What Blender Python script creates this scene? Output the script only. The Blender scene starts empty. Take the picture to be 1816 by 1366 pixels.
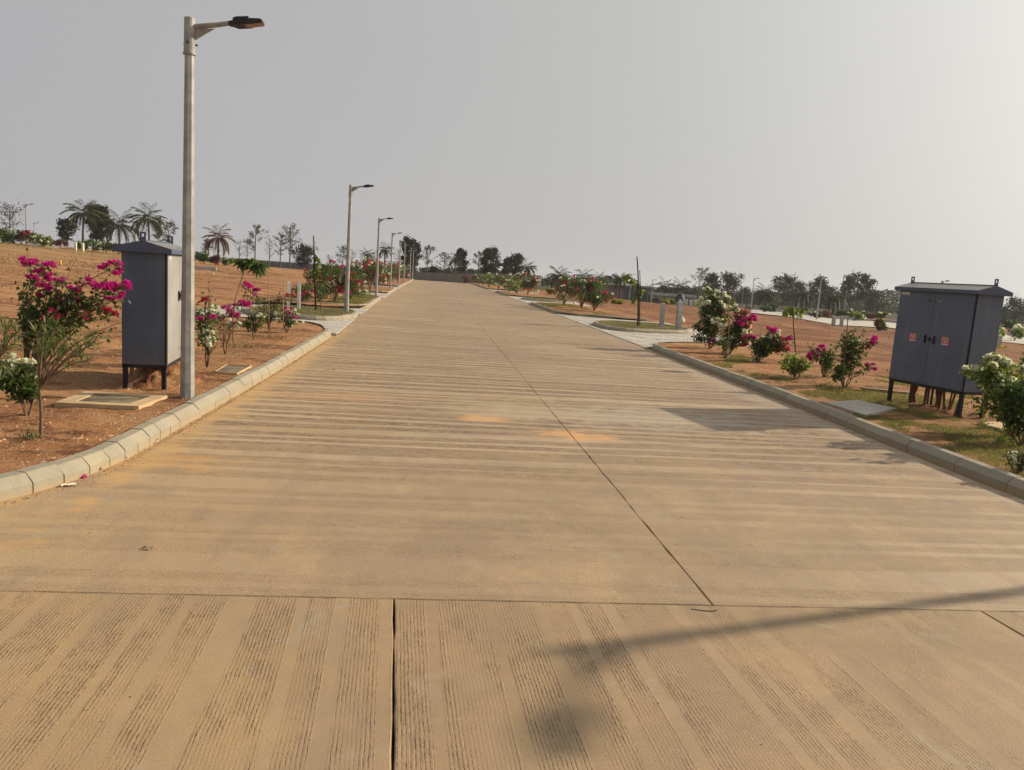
import bpy, math, random
import numpy as np
from mathutils import Vector, Matrix

# ------------------------------------------------------------------ camera, sky, sun, exposure
SC = bpy.context.scene
COL = SC.collection
W, H, F, EYE = 1816.0, 1366.0, 1350.0, 1.80
VPX, VPY, ROLL = 768.0, 478.0, math.radians(3.9)

def cam_axes():
    u = np.array([(VPX - W/2)/F, -(VPY - H/2)/F, -1.0])
    Y = u/np.linalg.norm(u)
    a = np.array([math.sin(ROLL), math.cos(ROLL), 0.0])
    c = -(a @ Y)/Y[2]
    Z = a + np.array([0, 0, c]); Z /= np.linalg.norm(Z)
    return np.array([np.cross(Y, Z), Y, Z])
R = cam_axes()
cd = bpy.data.cameras.new('camera')
cam = bpy.data.objects.new('camera', cd); COL.objects.link(cam)
cd.sensor_fit = 'HORIZONTAL'; cd.sensor_width = 36.0; cd.lens = F/W*36.0
cd.clip_start = 0.05; cd.clip_end = 4000
M4 = Matrix.Identity(4)
for i in range(3):
    for j in range(3): M4[i][j] = R[i][j]
M4.translation = (0, 0, EYE)
cam.matrix_world = M4
SC.camera = cam

HAZE = 0.0003
SUN_EL, SUN_AZ = math.radians(25), math.radians(15.5)      # azimuth measured from +X towards +Y
SUND = Vector((math.cos(SUN_EL)*math.cos(SUN_AZ), math.cos(SUN_EL)*math.sin(SUN_AZ), math.sin(SUN_EL)))
sl = bpy.data.lights.new('sun', 'SUN'); sl.energy = 5.0; sl.angle = math.radians(0.65); sl.color = (1.0, 0.85, 0.65)
so = bpy.data.objects.new('sun', sl); COL.objects.link(so)
so.rotation_euler = SUND.to_track_quat('Z', 'Y').to_euler()

wd = bpy.data.worlds.new('World'); SC.world = wd; wd.use_nodes = True
wt = wd.node_tree; wt.nodes.clear()
def wn(t, **k):
    n = wt.nodes.new(t)
    for a, b in k.items(): setattr(n, a, b)
    return n
sky = wn('ShaderNodeTexSky', sky_type='NISHITA', sun_disc=False, sun_elevation=SUN_EL,
         sun_rotation=math.pi/2 - SUN_AZ, dust_density=6.0, air_density=1.0, ozone_density=1.0)
geo = wn('ShaderNodeTexCoord')
dot = wn('ShaderNodeVectorMath', operation='DOT_PRODUCT'); dot.inputs[1].default_value = SUND
nrm = wn('ShaderNodeVectorMath', operation='NORMALIZE')
wt.links.new(geo.outputs['Generated'], nrm.inputs[0]); wt.links.new(nrm.outputs[0], dot.inputs[0])
def wm(op, a, b, c=None):
    n = wn('ShaderNodeMath', operation=op)
    for i, v in enumerate((a, b, c)):
        if v is None: continue
        if isinstance(v, (int, float)): n.inputs[i].default_value = v
        else: wt.links.new(v, n.inputs[i])
    return n.outputs[0]
d = dot.outputs['Value']
glow = wm('MULTIPLY', wm('POWER', wm('MAXIMUM', d, 0.0), 5.0), 0.62)
lin = wm('MULTIPLY', wm('ADD', d, 0.2), 0.10)
sep = wn('ShaderNodeSeparateXYZ'); wt.links.new(nrm.outputs[0], sep.inputs[0])
hz = wm('MULTIPLY', wm('POWER', wm('SUBTRACT', 1.0, wm('ABSOLUTE', sep.outputs[2], 0)), 6.0), 0.05)
skn = wn('ShaderNodeTexNoise'); skn.inputs['Scale'].default_value = 1.6; skn.inputs['Detail'].default_value = 4; wt.links.new(nrm.outputs[0], skn.inputs['Vector'])
hz = wm('ADD', hz, wm('MULTIPLY', wm('SUBTRACT', skn.outputs['Fac'], 0.5), 0.045))
val = wm('MULTIPLY', wm('ADD', wm('ADD', wm('ADD', glow, lin), hz), 0.398), 10.0)
tintr = wn('ShaderNodeMix', data_type='RGBA', blend_type='MIX')
wt.links.new(wm('MULTIPLY', wm('ADD', d, 0.35), 0.9), tintr.inputs['Factor'])
tintr.inputs['A'].default_value = (1.0, 0.985, 1.03, 1); tintr.inputs['B'].default_value = (1.0, 0.99, 0.945, 1)
hazec = wn('ShaderNodeVectorMath', operation='SCALE')
wt.links.new(tintr.outputs['Result'], hazec.inputs[0]); wt.links.new(val, hazec.inputs['Scale'])
mixs = wn('ShaderNodeMix', data_type='RGBA'); mixs.inputs['Factor'].default_value = 0.93
wt.links.new(sky.outputs[0], mixs.inputs['A']); wt.links.new(hazec.outputs[0], mixs.inputs['B'])
bg = wn('ShaderNodeBackground'); bg.inputs['Strength'].default_value = 0.1
wt.links.new(mixs.outputs['Result'], bg.inputs['Color'])
wo = wn('ShaderNodeOutputWorld'); wt.links.new(bg.outputs[0], wo.inputs['Surface'])
vs = SC.view_settings
vs.view_transform = 'Standard'; vs.look = 'None'; vs.exposure = 0.12; vs.gamma = 1.0; vs.use_curve_mapping = False
SC.render.engine = 'CYCLES'
SC.cycles.volume_bounces = 0; SC.cycles.max_bounces = 6

# ------------------------------------------------------------------ small maths
RNG = np.random.default_rng(7)
def ss(t): t = np.clip(t, 0, 1); return t*t*(3 - 2*t)
def _hash(ix, iy, s):
    h = (ix.astype(np.int64)*374761393 + iy.astype(np.int64)*668265263 + s*1442695041) & 0x7fffffff
    h = ((h ^ (h >> 13))*1274126177) & 0x7fffffff
    return ((h ^ (h >> 16)) & 0xffff)/65535.0
def vnoise(x, y, s=0):
    x = np.asarray(x, float); y = np.asarray(y, float)
    ix = np.floor(x); iy = np.floor(y); fx = ss(x - ix); fy = ss(y - iy)
    a = _hash(ix, iy, s); b = _hash(ix+1, iy, s); c = _hash(ix, iy+1, s); e = _hash(ix+1, iy+1, s)
    return (a*(1-fx)+b*fx)*(1-fy) + (c*(1-fx)+e*fx)*fy - 0.5
def fbm(x, y, o=4, s=0):
    v = 0; a = 1.0
    for i in range(o):
        v = v + a*vnoise(np.asarray(x)*2**i, np.asarray(y)*2**i, s+i); a *= 0.5
    return v

def gh(x, y):                      # height of the open ground
    x = np.asarray(x, float); y = np.asarray(y, float)
    m = np.maximum(ss((-x - 7)/2), ss((x - 10)/2.5))
    L = 1.42*ss((-x - 8)/42)*(1 - 0.75*ss((y - 98)/45)) - 2.2*ss((y - 135)/60)*ss((-x - 2)/20)
    Rr = -0.85*ss((x - 11)/24) - 1.1*ss((x - 11)/24)*ss((y - 85)/75)
    z = -0.10 + m*0.22 + L + Rr
    f = ss((y - 3.7)/0.9)
    und = (0.05*fbm(x*0.35, y*0.35, 3, 5) + 0.085*fbm(x*1.1, y*1.1, 3, 8))*ss((np.abs(x) - 9)/8)
    return (z + und)*f + (-0.14)*(1 - f)
KLY = [6.8, 8.6, 12, 19.4, 27, 40, 65, 125]; KLX = [-2.56, -2.52, -2.44, -2.40, -2.55, -2.70, -2.85, -2.85]
KRY = [6.4, 8.5, 12, 21, 34, 50, 85, 125];   KRX = [5.80, 5.83, 6.00, 6.15, 6.25, 6.35, 6.2, 6.0]
def kl(y): return np.interp(y, KLY, KLX)
def kr(y): return np.interp(y, KRY, KRX)
VZ = 0.11
def verge_z(x, y):
    z = VZ + 0.035*fbm(x*0.9, y*0.9, 3, 11) + 0.030*fbm(x*5, y*5, 3, 21)
    kx = np.where(np.asarray(x) < 1.5, kl(y) - np.asarray(x), np.asarray(x) - kr(y))
    z = np.where(kx < 0.6, VZ + (z - VZ)*ss((kx - 0.15)/0.5), z)
    o = ss((np.abs(np.asarray(x) - 1.6) - 7.6)/3.5)
    return z*(1 - o) + (gh(x, y) - 0.03)*o
def surf(x, y):
    if y < 4.1: return 0.0
    if x < float(kl(y)) - 0.1 or x > float(kr(y)) + 0.1:
        return max(float(verge_z(x, y)) if abs(x - 1.6) < 11 else -9, float(gh(x, y)))
    return 0.0
def ray(px, py):
    return R @ np.array([(px - W/2)/F, -(py - H/2)/F, -1.0])
def at(px, py):                    # point of the ground that this part of the view falls on
    d = ray(px, py); z = 0.1
    for _ in range(30):
        t = (z - EYE)/min(d[2], -1e-3); x, y = d[0]*t, d[1]*t
        z = 0.5*z + 0.5*surf(x, y)
    return Vector((x, y, surf(x, y)))
def hor(px): return VPY + 0.0682*(px - VPX)
def at_depth(px, D):
    d = ray(px, hor(px)); t = D/d[1]; x, y = d[0]*t, D
    return Vector((x, y, surf(x, y)))
def px3(px, py, base, dd=0.0):     # point above the base seen at px, py, in the upright plane through the base
    d = ray(px, py); t = (base.y + dd)/d[1]
    return Vector((d[0]*t, d[1]*t, EYE + d[2]*t))

# ------------------------------------------------------------------ node helpers
class NT:
    def __init__(s, name):
        s.m = bpy.data.materials.new(name); s.m.use_nodes = True; s.t = s.m.node_tree; s.t.nodes.clear()
        s.out = s.n('ShaderNodeOutputMaterial'); s.p = s.n('ShaderNodeBsdfPrincipled')
        s.t.links.new(s.p.outputs[0], s.out.inputs['Surface'])
        s.tc = s.n('ShaderNodeTexCoord')
    def n(s, t, **k):
        o = s.t.nodes.new(t)
        for a, b in k.items(): setattr(o, a, b)
        return o
    def put(s, sock, v):
        if isinstance(v, bpy.types.NodeSocket): s.t.links.new(v, sock)
        elif isinstance(v, (tuple, list)) and sock.type == 'RGBA' and len(v) == 3: sock.default_value = (*v, 1)
        else: sock.default_value = v
    def obj(s): return s.tc.outputs['Object']
    def map(s, v, sc=(1, 1, 1), loc=(0, 0, 0), rot=(0, 0, 0)):
        m = s.n('ShaderNodeMapping'); s.put(m.inputs['Vector'], v)
        m.inputs['Scale'].default_value = sc; m.inputs['Location'].default_value = loc; m.inputs['Rotation'].default_value = rot
        return m.outputs[0]
    def noise(s, v, scale, detail=3, rough=0.55, dist=0):
        m = s.n('ShaderNodeTexNoise'); s.put(m.inputs['Vector'], v)
        m.inputs['Scale'].default_value = scale; m.inputs['Detail'].default_value = detail
        m.inputs['Roughness'].default_value = rough; m.inputs['Distortion'].default_value = dist
        return m.outputs['Fac']
    def vor(s, v, scale, feat='F1'):
        m = s.n('ShaderNodeTexVoronoi', feature=feat); s.put(m.inputs['Vector'], v); m.inputs['Scale'].default_value = scale
        return m.outputs['Distance'], m.outputs.get('Color')
    def ma(s, op, a, b=0.0, c=0.0, clamp=False):
        m = s.n('ShaderNodeMath', operation=op); m.use_clamp = clamp
        s.put(m.inputs[0], a); s.put(m.inputs[1], b)
        if op in ('MULTIPLY_ADD', 'SMOOTH_MIN'): s.put(m.inputs[2], c)
        return m.outputs[0]
    def rng(s, v, a, b, c=0.0, d=1.0, smooth=True):
        m = s.n('ShaderNodeMapRange', interpolation_type='SMOOTHSTEP' if smooth else 'LINEAR')
        s.put(m.inputs[0], v)
        for i, q in enumerate((a, b, c, d)): m.inputs[i+1].default_value = q
        return m.outputs[0]
    def mix(s, f, a, b, mode='MIX'):
        m = s.n('ShaderNodeMix', data_type='RGBA', blend_type=mode)
        s.put(m.inputs['Factor'], f); s.put(m.inputs['A'], a); s.put(m.inputs['B'], b)
        return m.outputs['Result']
    def bump(s, h, dist=0.01, st=1.0):
        m = s.n('ShaderNodeBump'); s.put(m.inputs['Height'], h); m.inputs['Distance'].default_value = dist
        m.inputs['Strength'].default_value = st; s.t.links.new(m.outputs[0], s.p.inputs['Normal'])
        return m
    def fin(s, col, rough=0.9, metal=0.0, spec=0.3):
        s.put(s.p.inputs['Base Color'], col); s.put(s.p.inputs['Roughness'], rough)
        s.put(s.p.inputs['Metallic'], metal); s.p.inputs['Specular IOR Level'].default_value = spec
        return s.m

def simple(name, col, rough=0.7, metal=0.0, var=0.25, scale=8.0, bump=0.0, spec=0.3, world=False):
    n = NT(name); v = n.obj()
    a = n.noise(v, scale, 5, 0.6)
    dark = tuple(c*(1 - var) for c in col); lite = tuple(min(1, c*(1 + var)) for c in col)
    c = n.mix(n.rng(a, 0.3, 0.7), dark, lite)
    if bump: n.bump(n.noise(v, scale*6, 4), bump, 0.6)
    return n.fin(c, rough, metal, spec)

def concrete_road(name, across):           # across 'Y': grooves run along X; 'X': grooves run along Y
    n = NT(name); v = n.obj()
    sp = n.n('ShaderNodeSeparateXYZ'); n.put(sp.inputs[0], v)
    u, w = (sp.outputs['Y'], sp.outputs['X']) if across == 'Y' else (sp.outputs['X'], sp.outputs['Y'])
    near = across == 'X'
    if near: u = n.ma('ADD', u, n.ma('MULTIPLY', w, 0.048))
    def uw(su, sw, off=0.0):
        c = n.n('ShaderNodeCombineXYZ'); n.put(c.inputs[0], n.ma('MULTIPLY', u, su)); n.put(c.inputs[1], n.ma('MULTIPLY', w, sw)); c.inputs[2].default_value = off
        return c.outputs[0]
    warp = n.ma('MULTIPLY', n.ma('SUBTRACT', n.noise(uw(0.5, 0.5), 1.0, 2), 0.5), 0.10 if not near else 0.04)
    u2 = n.ma('ADD', u, warp)
    per = 0.25 if near else 0.34
    wob = n.ma('MULTIPLY', n.noise(uw(1.1, 0.03, 3.1), 1.0, 2), 4.0)
    fr = n.ma('FRACT', n.ma('ADD', n.ma('DIVIDE', u2, per), wob))
    if near:
        band = n.ma('MULTIPLY', n.rng(fr, 0.22, 0.30), n.rng(fr, 0.95, 1.0, 1.0, 0.0))
    else:
        band = n.ma('MULTIPLY', n.rng(fr, 0.28, 0.36), n.rng(fr, 0.95, 1.0, 1.0, 0.0))
    amp = n.rng(n.noise(uw(3.6 if near else 4.5, 1.0 if near else 0.6, 9.0), 1.0, 4, 0.66), 0.42 if near else 0.40, 0.56 if near else 0.56)
    amp2 = n.rng(n.noise(uw(0.35, 0.18, 19.0), 1.0, 3, 0.6), 0.26, 0.50)
    edge = n.ma('MULTIPLY', n.rng(fr, 0.86, 0.93), n.rng(fr, 0.95, 1.0, 1.0, 0.0))
    edge = n.ma('MULTIPLY', edge, n.rng(n.noise(uw(1.0, 1.3, 23.0), 1.0, 3, 0.6), 0.38, 0.6))
    wear = n.rng(n.noise(uw(0.6, 0.5, 5.0), 1.0, 4, 0.6), 0.30, 0.58)
    gp = 0.0175 if near else 0.021
    gv = n.ma('SINE', n.ma('MULTIPLY', n.ma('ADD', u2, n.ma('MULTIPLY', n.noise(uw(3, 6, 2.0), 1.0, 2), 0.012)), 2*math.pi/gp))
    crumb = n.noise(uw(75, 34, 1.0), 1.0, 3, 0.7)
    crumb2 = n.noise(uw(14, 7, 7.0), 1.0, 4, 0.65)
    cr = n.rng(crumb, 0.45, 0.60); cr2 = n.rng(crumb2, 0.40, 0.60)
    line = n.rng(gv, -0.1, 0.9)
    m = n.ma('MULTIPLY', n.ma('MULTIPLY', band, amp), n.ma('MULTIPLY', wear, n.ma('MULTIPLY', amp2, n.rng(u, 7.0, 11.0, 0.45, 1.15)) if not near else 1.0))
    m2 = n.ma('MAXIMUM', m, n.ma('MULTIPLY', edge, n.ma('MULTIPLY', wear, 0.9 if near else 0.5)))
    if not near:
        W_ = n.ma('MULTIPLY', amp2, n.rng(u, 5.5, 9.0, 0.25, 1.15))
        m2 = n.ma('MULTIPLY', n.ma('MULTIPLY', band, W_), n.ma('ADD', n.ma('MULTIPLY', amp, 0.55), 0.45))
    rough = n.ma('MULTIPLY', m2, n.ma('ADD', n.ma('MULTIPLY', cr2, 0.6 if not near else 0.75), 0.4 if not near else 0.25))
    fine = n.noise(v, 140, 3, 0.7)
    lc_ = n.ma('MULTIPLY', line, n.ma('ADD', n.ma('MULTIPLY', cr, 0.85), 0.15))
    hgt = n.ma('ADD', n.ma('MULTIPLY', n.ma('ADD', rough, n.ma('MULTIPLY', band, 0.16)), n.ma('MULTIPLY', lc_, -1.5)), n.ma('MULTIPLY', n.ma('MULTIPLY', rough, crumb), 1.3))
    hgt = n.ma('ADD', hgt, n.ma('MULTIPLY', fine, 0.30))
    hgt = n.ma('ADD', hgt, n.ma('MULTIPLY', n.noise(v, 4.0, 3), 1.0))
    # colour: cement, ochre dust, grey scum
    big = n.noise(n.map(v, (1, 1, 1)), 0.35, 4, 0.6); mid = n.noise(v, 1.6, 5, 0.62, 0.4); sm = n.noise(v, 9, 4, 0.6)
    c = n.mix(n.rng(big, 0.35, 0.65), (0.375, 0.270, 0.150), (0.380, 0.265, 0.165))
    c = n.mix(n.rng(mid, 0.35, 0.72, 0, 0.75), c, (0.270, 0.198, 0.128))
    c = n.mix(n.rng(n.noise(n.map(v, (1, 1, 1), (7, 3, 0)), 0.9, 4, 0.6, 0.6), 0.50, 0.72, 0, 0.6), c, (0.47, 0.335, 0.175))
    c = n.mix(n.rng(sm, 0.3, 0.75, 0, 0.35), c, (0.255, 0.18, 0.108))
    sx = n.n('ShaderNodeSeparateXYZ'); n.put(sx.inputs[0], v)
    lft = n.rng(sx.outputs['X'], -3.0, 0.6, 1.0, 0.0)
    c = n.mix(n.ma('MULTIPLY', lft, n.rng(mid, 0.3, 0.6, 0.25, 0.8)), c, (0.47, 0.325, 0.165))
    smooth = n.ma('MULTIPLY', n.ma('SUBTRACT', 1.0, band), n.rng(n.noise(uw(1.0, 0.30, 31.0), 1.0, 3), 0.38, 0.6))
    if not near: smooth = n.ma('MULTIPLY', smooth, n.ma('MAXIMUM', n.rng(u, 5.0, 8.0, 0.0, 1.0), n.rng(w, 0.5, 4.0, 0.0, 0.7)))
    c = n.mix(n.ma('MULTIPLY', smooth, 0.16 if near else 0.42), c, (0.54, 0.43, 0.29))
    dk = n.ma('MULTIPLY', rough, n.ma('ADD', n.ma('MULTIPLY', lc_, 0.80), 0.12)) if near else n.ma('MULTIPLY', rough, n.ma('ADD', n.ma('MULTIPLY', cr, 0.70), 0.45))
    c = n.mix(n.ma('MULTIPLY', dk, 0.95 if near else 0.95), c, (0.125, 0.070, 0.038))
    if near: c = n.mix(1.0, c, (0.92, 0.885, 0.81), 'MULTIPLY')
    c = n.mix(n.rng(n.noise(v, 60, 2), 0.66, 0.74, 0, 0.6), c, (0.11, 0.07, 0.045))
    gr_ = n.noise(v, 120 if near else 85, 4, 0.75)
    c = n.mix(n.rng(gr_, 0.50, 0.62, 0, 0.28 if near else 0.50), c, (0.16, 0.10, 0.06))
    c = n.mix(n.rng(gr_, 0.36, 0.46, 0.25, 0), c, (0.58, 0.46, 0.31))
    c = n.mix(n.rng(n.noise(uw(0.9, 3.2, 41.0) if not near else uw(1.6, 0.6, 41.0), 1.0, 5, 0.65), 0.47, 0.66, 0, 0.45), c, (0.275, 0.195, 0.125))
    c = n.mix(n.rng(n.noise(v, 2.6, 6, 0.7, 1.0), 0.56, 0.68, 0, 0.40), c, (0.34, 0.295, 0.225))
    if not near:
        def blob(cx, cy, rx, ry, col, st, c):
            mp = n.map(v, (1/rx, 1/ry, 1), (-cx/rx, -cy/ry, 0))
            l = n.n('ShaderNodeVectorMath', operation='LENGTH')
            dn = n.n('ShaderNodeVectorMath', operation='ADD'); n.put(dn.inputs[0], mp)
            nn = n.n('ShaderNodeTexNoise'); n.put(nn.inputs['Vector'], n.map(v, (1, 1.6, 1))); nn.inputs['Scale'].default_value = 3.5; nn.inputs['Detail'].default_value = 5
            sc = n.n('ShaderNodeVectorMath', operation='SCALE'); sub = n.n('ShaderNodeVectorMath', operation='SUBTRACT')
            n.put(sub.inputs[0], nn.outputs['Color']); sub.inputs[1].default_value = (0.5, 0.5, 0.5)
            n.put(sc.inputs[0], sub.outputs[0]); sc.inputs['Scale'].default_value = 2.4
            n.put(dn.inputs[1], sc.outputs[0])
            fl = n.n('ShaderNodeVectorMath', operation='MULTIPLY'); n.put(fl.inputs[0], dn.outputs[0]); fl.inputs[1].default_value = (1, 1, 0)
            n.put(l.inputs[0], fl.outputs[0])
            return n.mix(n.rng(l.outputs['Value'], 0.25, 1.15, st, 0.0), c, col)
        c = blob(3.0, 9.9, 1.9, 0.95, (0.40, 0.335, 0.245), 0.75, c)
        c = blob(1.2, 9.9, 1.3, 0.7, (0.42, 0.32, 0.20), 0.6, c)
        c = blob(-1.3, 10.4, 1.1, 0.5, (0.47, 0.27, 0.125), 0.55, c)
        c = blob(0.72, 9.35, 0.42, 0.30, (0.60, 0.33, 0.14), 0.85, c)
        c = blob(1.72, 8.55, 0.55, 0.38, (0.60, 0.33, 0.14), 0.9, c)
        c = blob(-2.2, 6.7, 0.6, 0.35, (0.55, 0.29, 0.11), 0.6, c)
        c = blob(-2.35, 15, 0.35, 9.0, (0.50, 0.31, 0.13), 0.8, c)
        c = blob(-2.42, 9.0, 0.22, 4.5, (0.50, 0.31, 0.13), 0.8, c)
        c = blob(-3.0, 5.6, 0.35, 0.9, (0.48, 0.31, 0.14), 0.6, c)
        c = blob(5.6, 13, 0.35, 8.0, (0.36, 0.29, 0.21), 0.7, c)
    n.bump(hgt, 0.0035 if near else 0.004, 0.9)
    return n.fin(c, 0.70, 0, 0.40)

def dirt_mat(name, green=0.0):
    n = NT(name); v = n.obj()
    big = n.noise(v, 0.10, 4, 0.6); mid = n.noise(v, 1.1, 5, 0.65, 0.3); sm = n.noise(v, 14, 5, 0.65); pat = n.noise(n.map(v, (0.35, 0.9, 1)), 0.55, 6, 0.68, 0.5)
    c = n.mix(n.rng(big, 0.35, 0.65), (0.39, 0.185, 0.078), (0.43, 0.230, 0.108))
    c = n.mix(n.rng(pat, 0.46, 0.62, 0, 0.7), c, (0.215, 0.088, 0.042))
    c = n.mix(n.rng(pat, 0.30, 0.44, 0.6, 0), c, (0.45, 0.255, 0.120))
    c = n.mix(n.rng(mid, 0.38, 0.65, 0, 0.55), c, (0.28, 0.118, 0.048))
    c = n.mix(n.rng(sm, 0.42, 0.72, 0, 0.65), c, (0.47, 0.285, 0.145))
    c = n.mix(n.rng(n.noise(v, 40, 4, 0.7), 0.55, 0.70, 0, 0.75), c, (0.14, 0.062, 0.030))
    cl = n.noise(n.map(v, (0.55, 1.0, 1)), 0.9, 8, 0.78, 0.2)
    c = n.mix(n.rng(cl, 0.52, 0.58, 0, 0.85), c, (0.13, 0.055, 0.030)); c = n.mix(n.rng(cl, 0.38, 0.45, 0.5, 0), c, (0.50, 0.31, 0.16))
    dd, vc = n.vor(v, 22)
    c = n.mix(n.rng(dd, 0.10, 0.16, 0.5, 0.0), c, (0.48, 0.33, 0.20))
    st = n.noise(n.map(v, (0.06, 0.55, 1), (0, 0, 0), (0, 0, -0.25)), 1.0, 6, 0.72, 0.3)
    c = n.mix(n.rng(st, 0.53, 0.62, 0, 0.75), c, (0.20, 0.082, 0.038))
    c = n.mix(n.rng(st, 0.34, 0.44, 0.45, 0), c, (0.46, 0.265, 0.125))
    # dry grass film away to the left
    sx = n.n('ShaderNodeSeparateXYZ'); n.put(sx.inputs[0], v)
    gl = n.ma('MULTIPLY', n.rng(sx.outputs['X'], -44, -14, 1, 0), n.rng(n.noise(v, 0.3, 5, 0.7), 0.32, 0.52))
    gm = n.noise(n.map(v, (1, 1, 1), (3, 9, 0)), 0.35, 5, 0.7)
    c = n.mix(n.ma('MULTIPLY', gl, 0.85), c, (0.32, 0.225, 0.095))
    rf_ = n.ma('MULTIPLY', n.rng(sx.outputs['X'], 9, 17), n.rng(n.noise(n.map(v, (0.12, 0.35, 1), (5, 2, 0)), 1.0, 6, 0.7), 0.34, 0.56, 0.2, 0.95))
    c = n.mix(rf_, c, (0.165, 0.066, 0.032))
    c = n.mix(n.ma('MULTIPLY', n.rng(gm, 0.52, 0.66), 0.35), c, (0.30, 0.19, 0.075))
    far_ = n.ma('MAXIMUM', n.rng(sx.outputs['Y'], 118, 165), n.ma('MULTIPLY', n.rng(sx.outputs['Y'], 98, 118), n.rng(sx.outputs['X'], 8, 20)))
    c = n.mix(n.ma('MULTIPLY', far_, n.rng(n.noise(v, 0.15, 4, 0.7), 0.2, 0.5, 0.85, 1.0)), c, (0.048, 0.045, 0.026))
    if green:
        c = n.mix(n.ma('MULTIPLY', n.rng(n.noise(v, 2.2, 5, 0.7), 0.40, 0.58), green), c, (0.20, 0.16, 0.06))
    h = n.ma('ADD', n.ma('MULTIPLY', sm, 1.0), n.ma('MULTIPLY', n.noise(v, 55, 4, 0.7), 0.5))
    h = n.ma('ADD', h, n.ma('MULTIPLY', n.rng(dd, 0.0, 0.16, 0.35, 0), 1))
    n.bump(h, 0.035, 1.0)
    return n.fin(c, 0.95, 0, 0.15)

def leaf_mat(name, a, b, trans=0.35, rough=0.55):
    n = NT(name)
    at_ = n.n('ShaderNodeAttribute', attribute_name='tint')
    c = n.mix(at_.outputs['Fac'], a, b)
    n.fin(c, rough, 0, 0.3)
    tr = n.n('ShaderNodeBsdfTranslucent'); n.put(tr.inputs['Color'], n.mix(0.5, c, (b[0]*1.3, b[1]*1.3, b[2]*0.8)))
    ms = n.n('ShaderNodeMixShader'); ms.inputs[0].default_value = trans
    n.t.links.new(n.p.outputs[0], ms.inputs[1]); n.t.links.new(tr.outputs[0], ms.inputs[2])
    n.t.links.new(ms.outputs[0], n.out.inputs['Surface'])
    return n.m

def kerb_mat():
    n = NT('kerb_concrete'); v = n.obj(); oi = n.n('ShaderNodeObjectInfo')
    g = n.n('ShaderNodeNewGeometry'); ps = g.outputs['Position']
    a = n.noise(ps, 3.0, 5, 0.6); b = n.noise(ps, 30, 4, 0.6)
    c = n.mix(n.rng(a, 0.3, 0.7), (0.285, 0.250, 0.178), (0.355, 0.310, 0.218))
    c = n.mix(n.ma('MULTIPLY', oi.outputs['Random'], 0.35), c, (0.25, 0.24, 0.205))
    c = n.mix(n.rng(b, 0.45, 0.75, 0, 0.35), c, (0.24, 0.215, 0.17))
    sz = n.n('ShaderNodeSeparateXYZ'); n.put(sz.inputs[0], ps)
    lo = n.rng(n.ma('ADD', sz.outputs['Z'], n.ma('MULTIPLY', n.ma('SUBTRACT', a, 0.5), 0.10)), 0.0, 0.055, 0.85, 0.0)
    c = n.mix(lo, c, (0.38, 0.285, 0.165))
    n.bump(n.ma('ADD', n.noise(ps, 60, 4, 0.6), n.ma('MULTIPLY', n.rng(n.noise(ps, 22, 3, 0.6), 0.62, 0.70), -0.8)), 0.003, 0.7)
    return n.fin(c, 0.85, 0, 0.25)

def paint_mat(name, col):
    n = NT(name); v = n.obj()
    a = n.noise(n.map(v, (9, 9, 0.7)), 1.0, 5, 0.65); b = n.noise(v, 1.7, 5, 0.6); sz = n.n('ShaderNodeSeparateXYZ'); n.put(sz.inputs[0], v)
    c = n.mix(n.rng(b, 0.3, 0.7), tuple(q*0.88 for q in col), tuple(q*1.12 for q in col))
    c = n.mix(n.rng(a, 0.48, 0.72, 0, 0.30), c, (0.20, 0.185, 0.165))
    c = n.mix(n.ma('MULTIPLY', n.rng(sz.outputs['Z'], 0.30, 0.60, 1, 0), n.rng(n.noise(v, 11, 4, 0.7), 0.35, 0.7, 0.0, 0.35)), c, (0.24, 0.15, 0.09))
    c = n.mix(n.rng(n.noise(v, 45, 3, 0.7), 0.66, 0.74, 0, 0.5), c, (0.26, 0.22, 0.18))
    n.bump(n.noise(v, 1.3, 3), 0.012, 0.5)
    return n.fin(c, 0.48, 0, 0.4)
def roof_mat():
    n = NT('dusty_painted_sheet'); v = n.obj(); g = n.n('ShaderNodeNewGeometry'); sx = n.n('ShaderNodeSeparateXYZ'); n.put(sx.inputs[0], g.outputs['Normal'])
    c = n.mix(n.rng(n.noise(v, 4, 4), 0.3, 0.7), (0.064, 0.084, 0.128), (0.08, 0.103, 0.15))
    c = n.mix(n.ma('MULTIPLY', n.rng(sx.outputs['Z'], 0.5, 0.9), n.rng(n.noise(v, 9, 4), 0.2, 0.7, 0.5, 0.85)), c, (0.25, 0.235, 0.21))
    return n.fin(c, 0.5, 0, 0.4)
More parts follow.
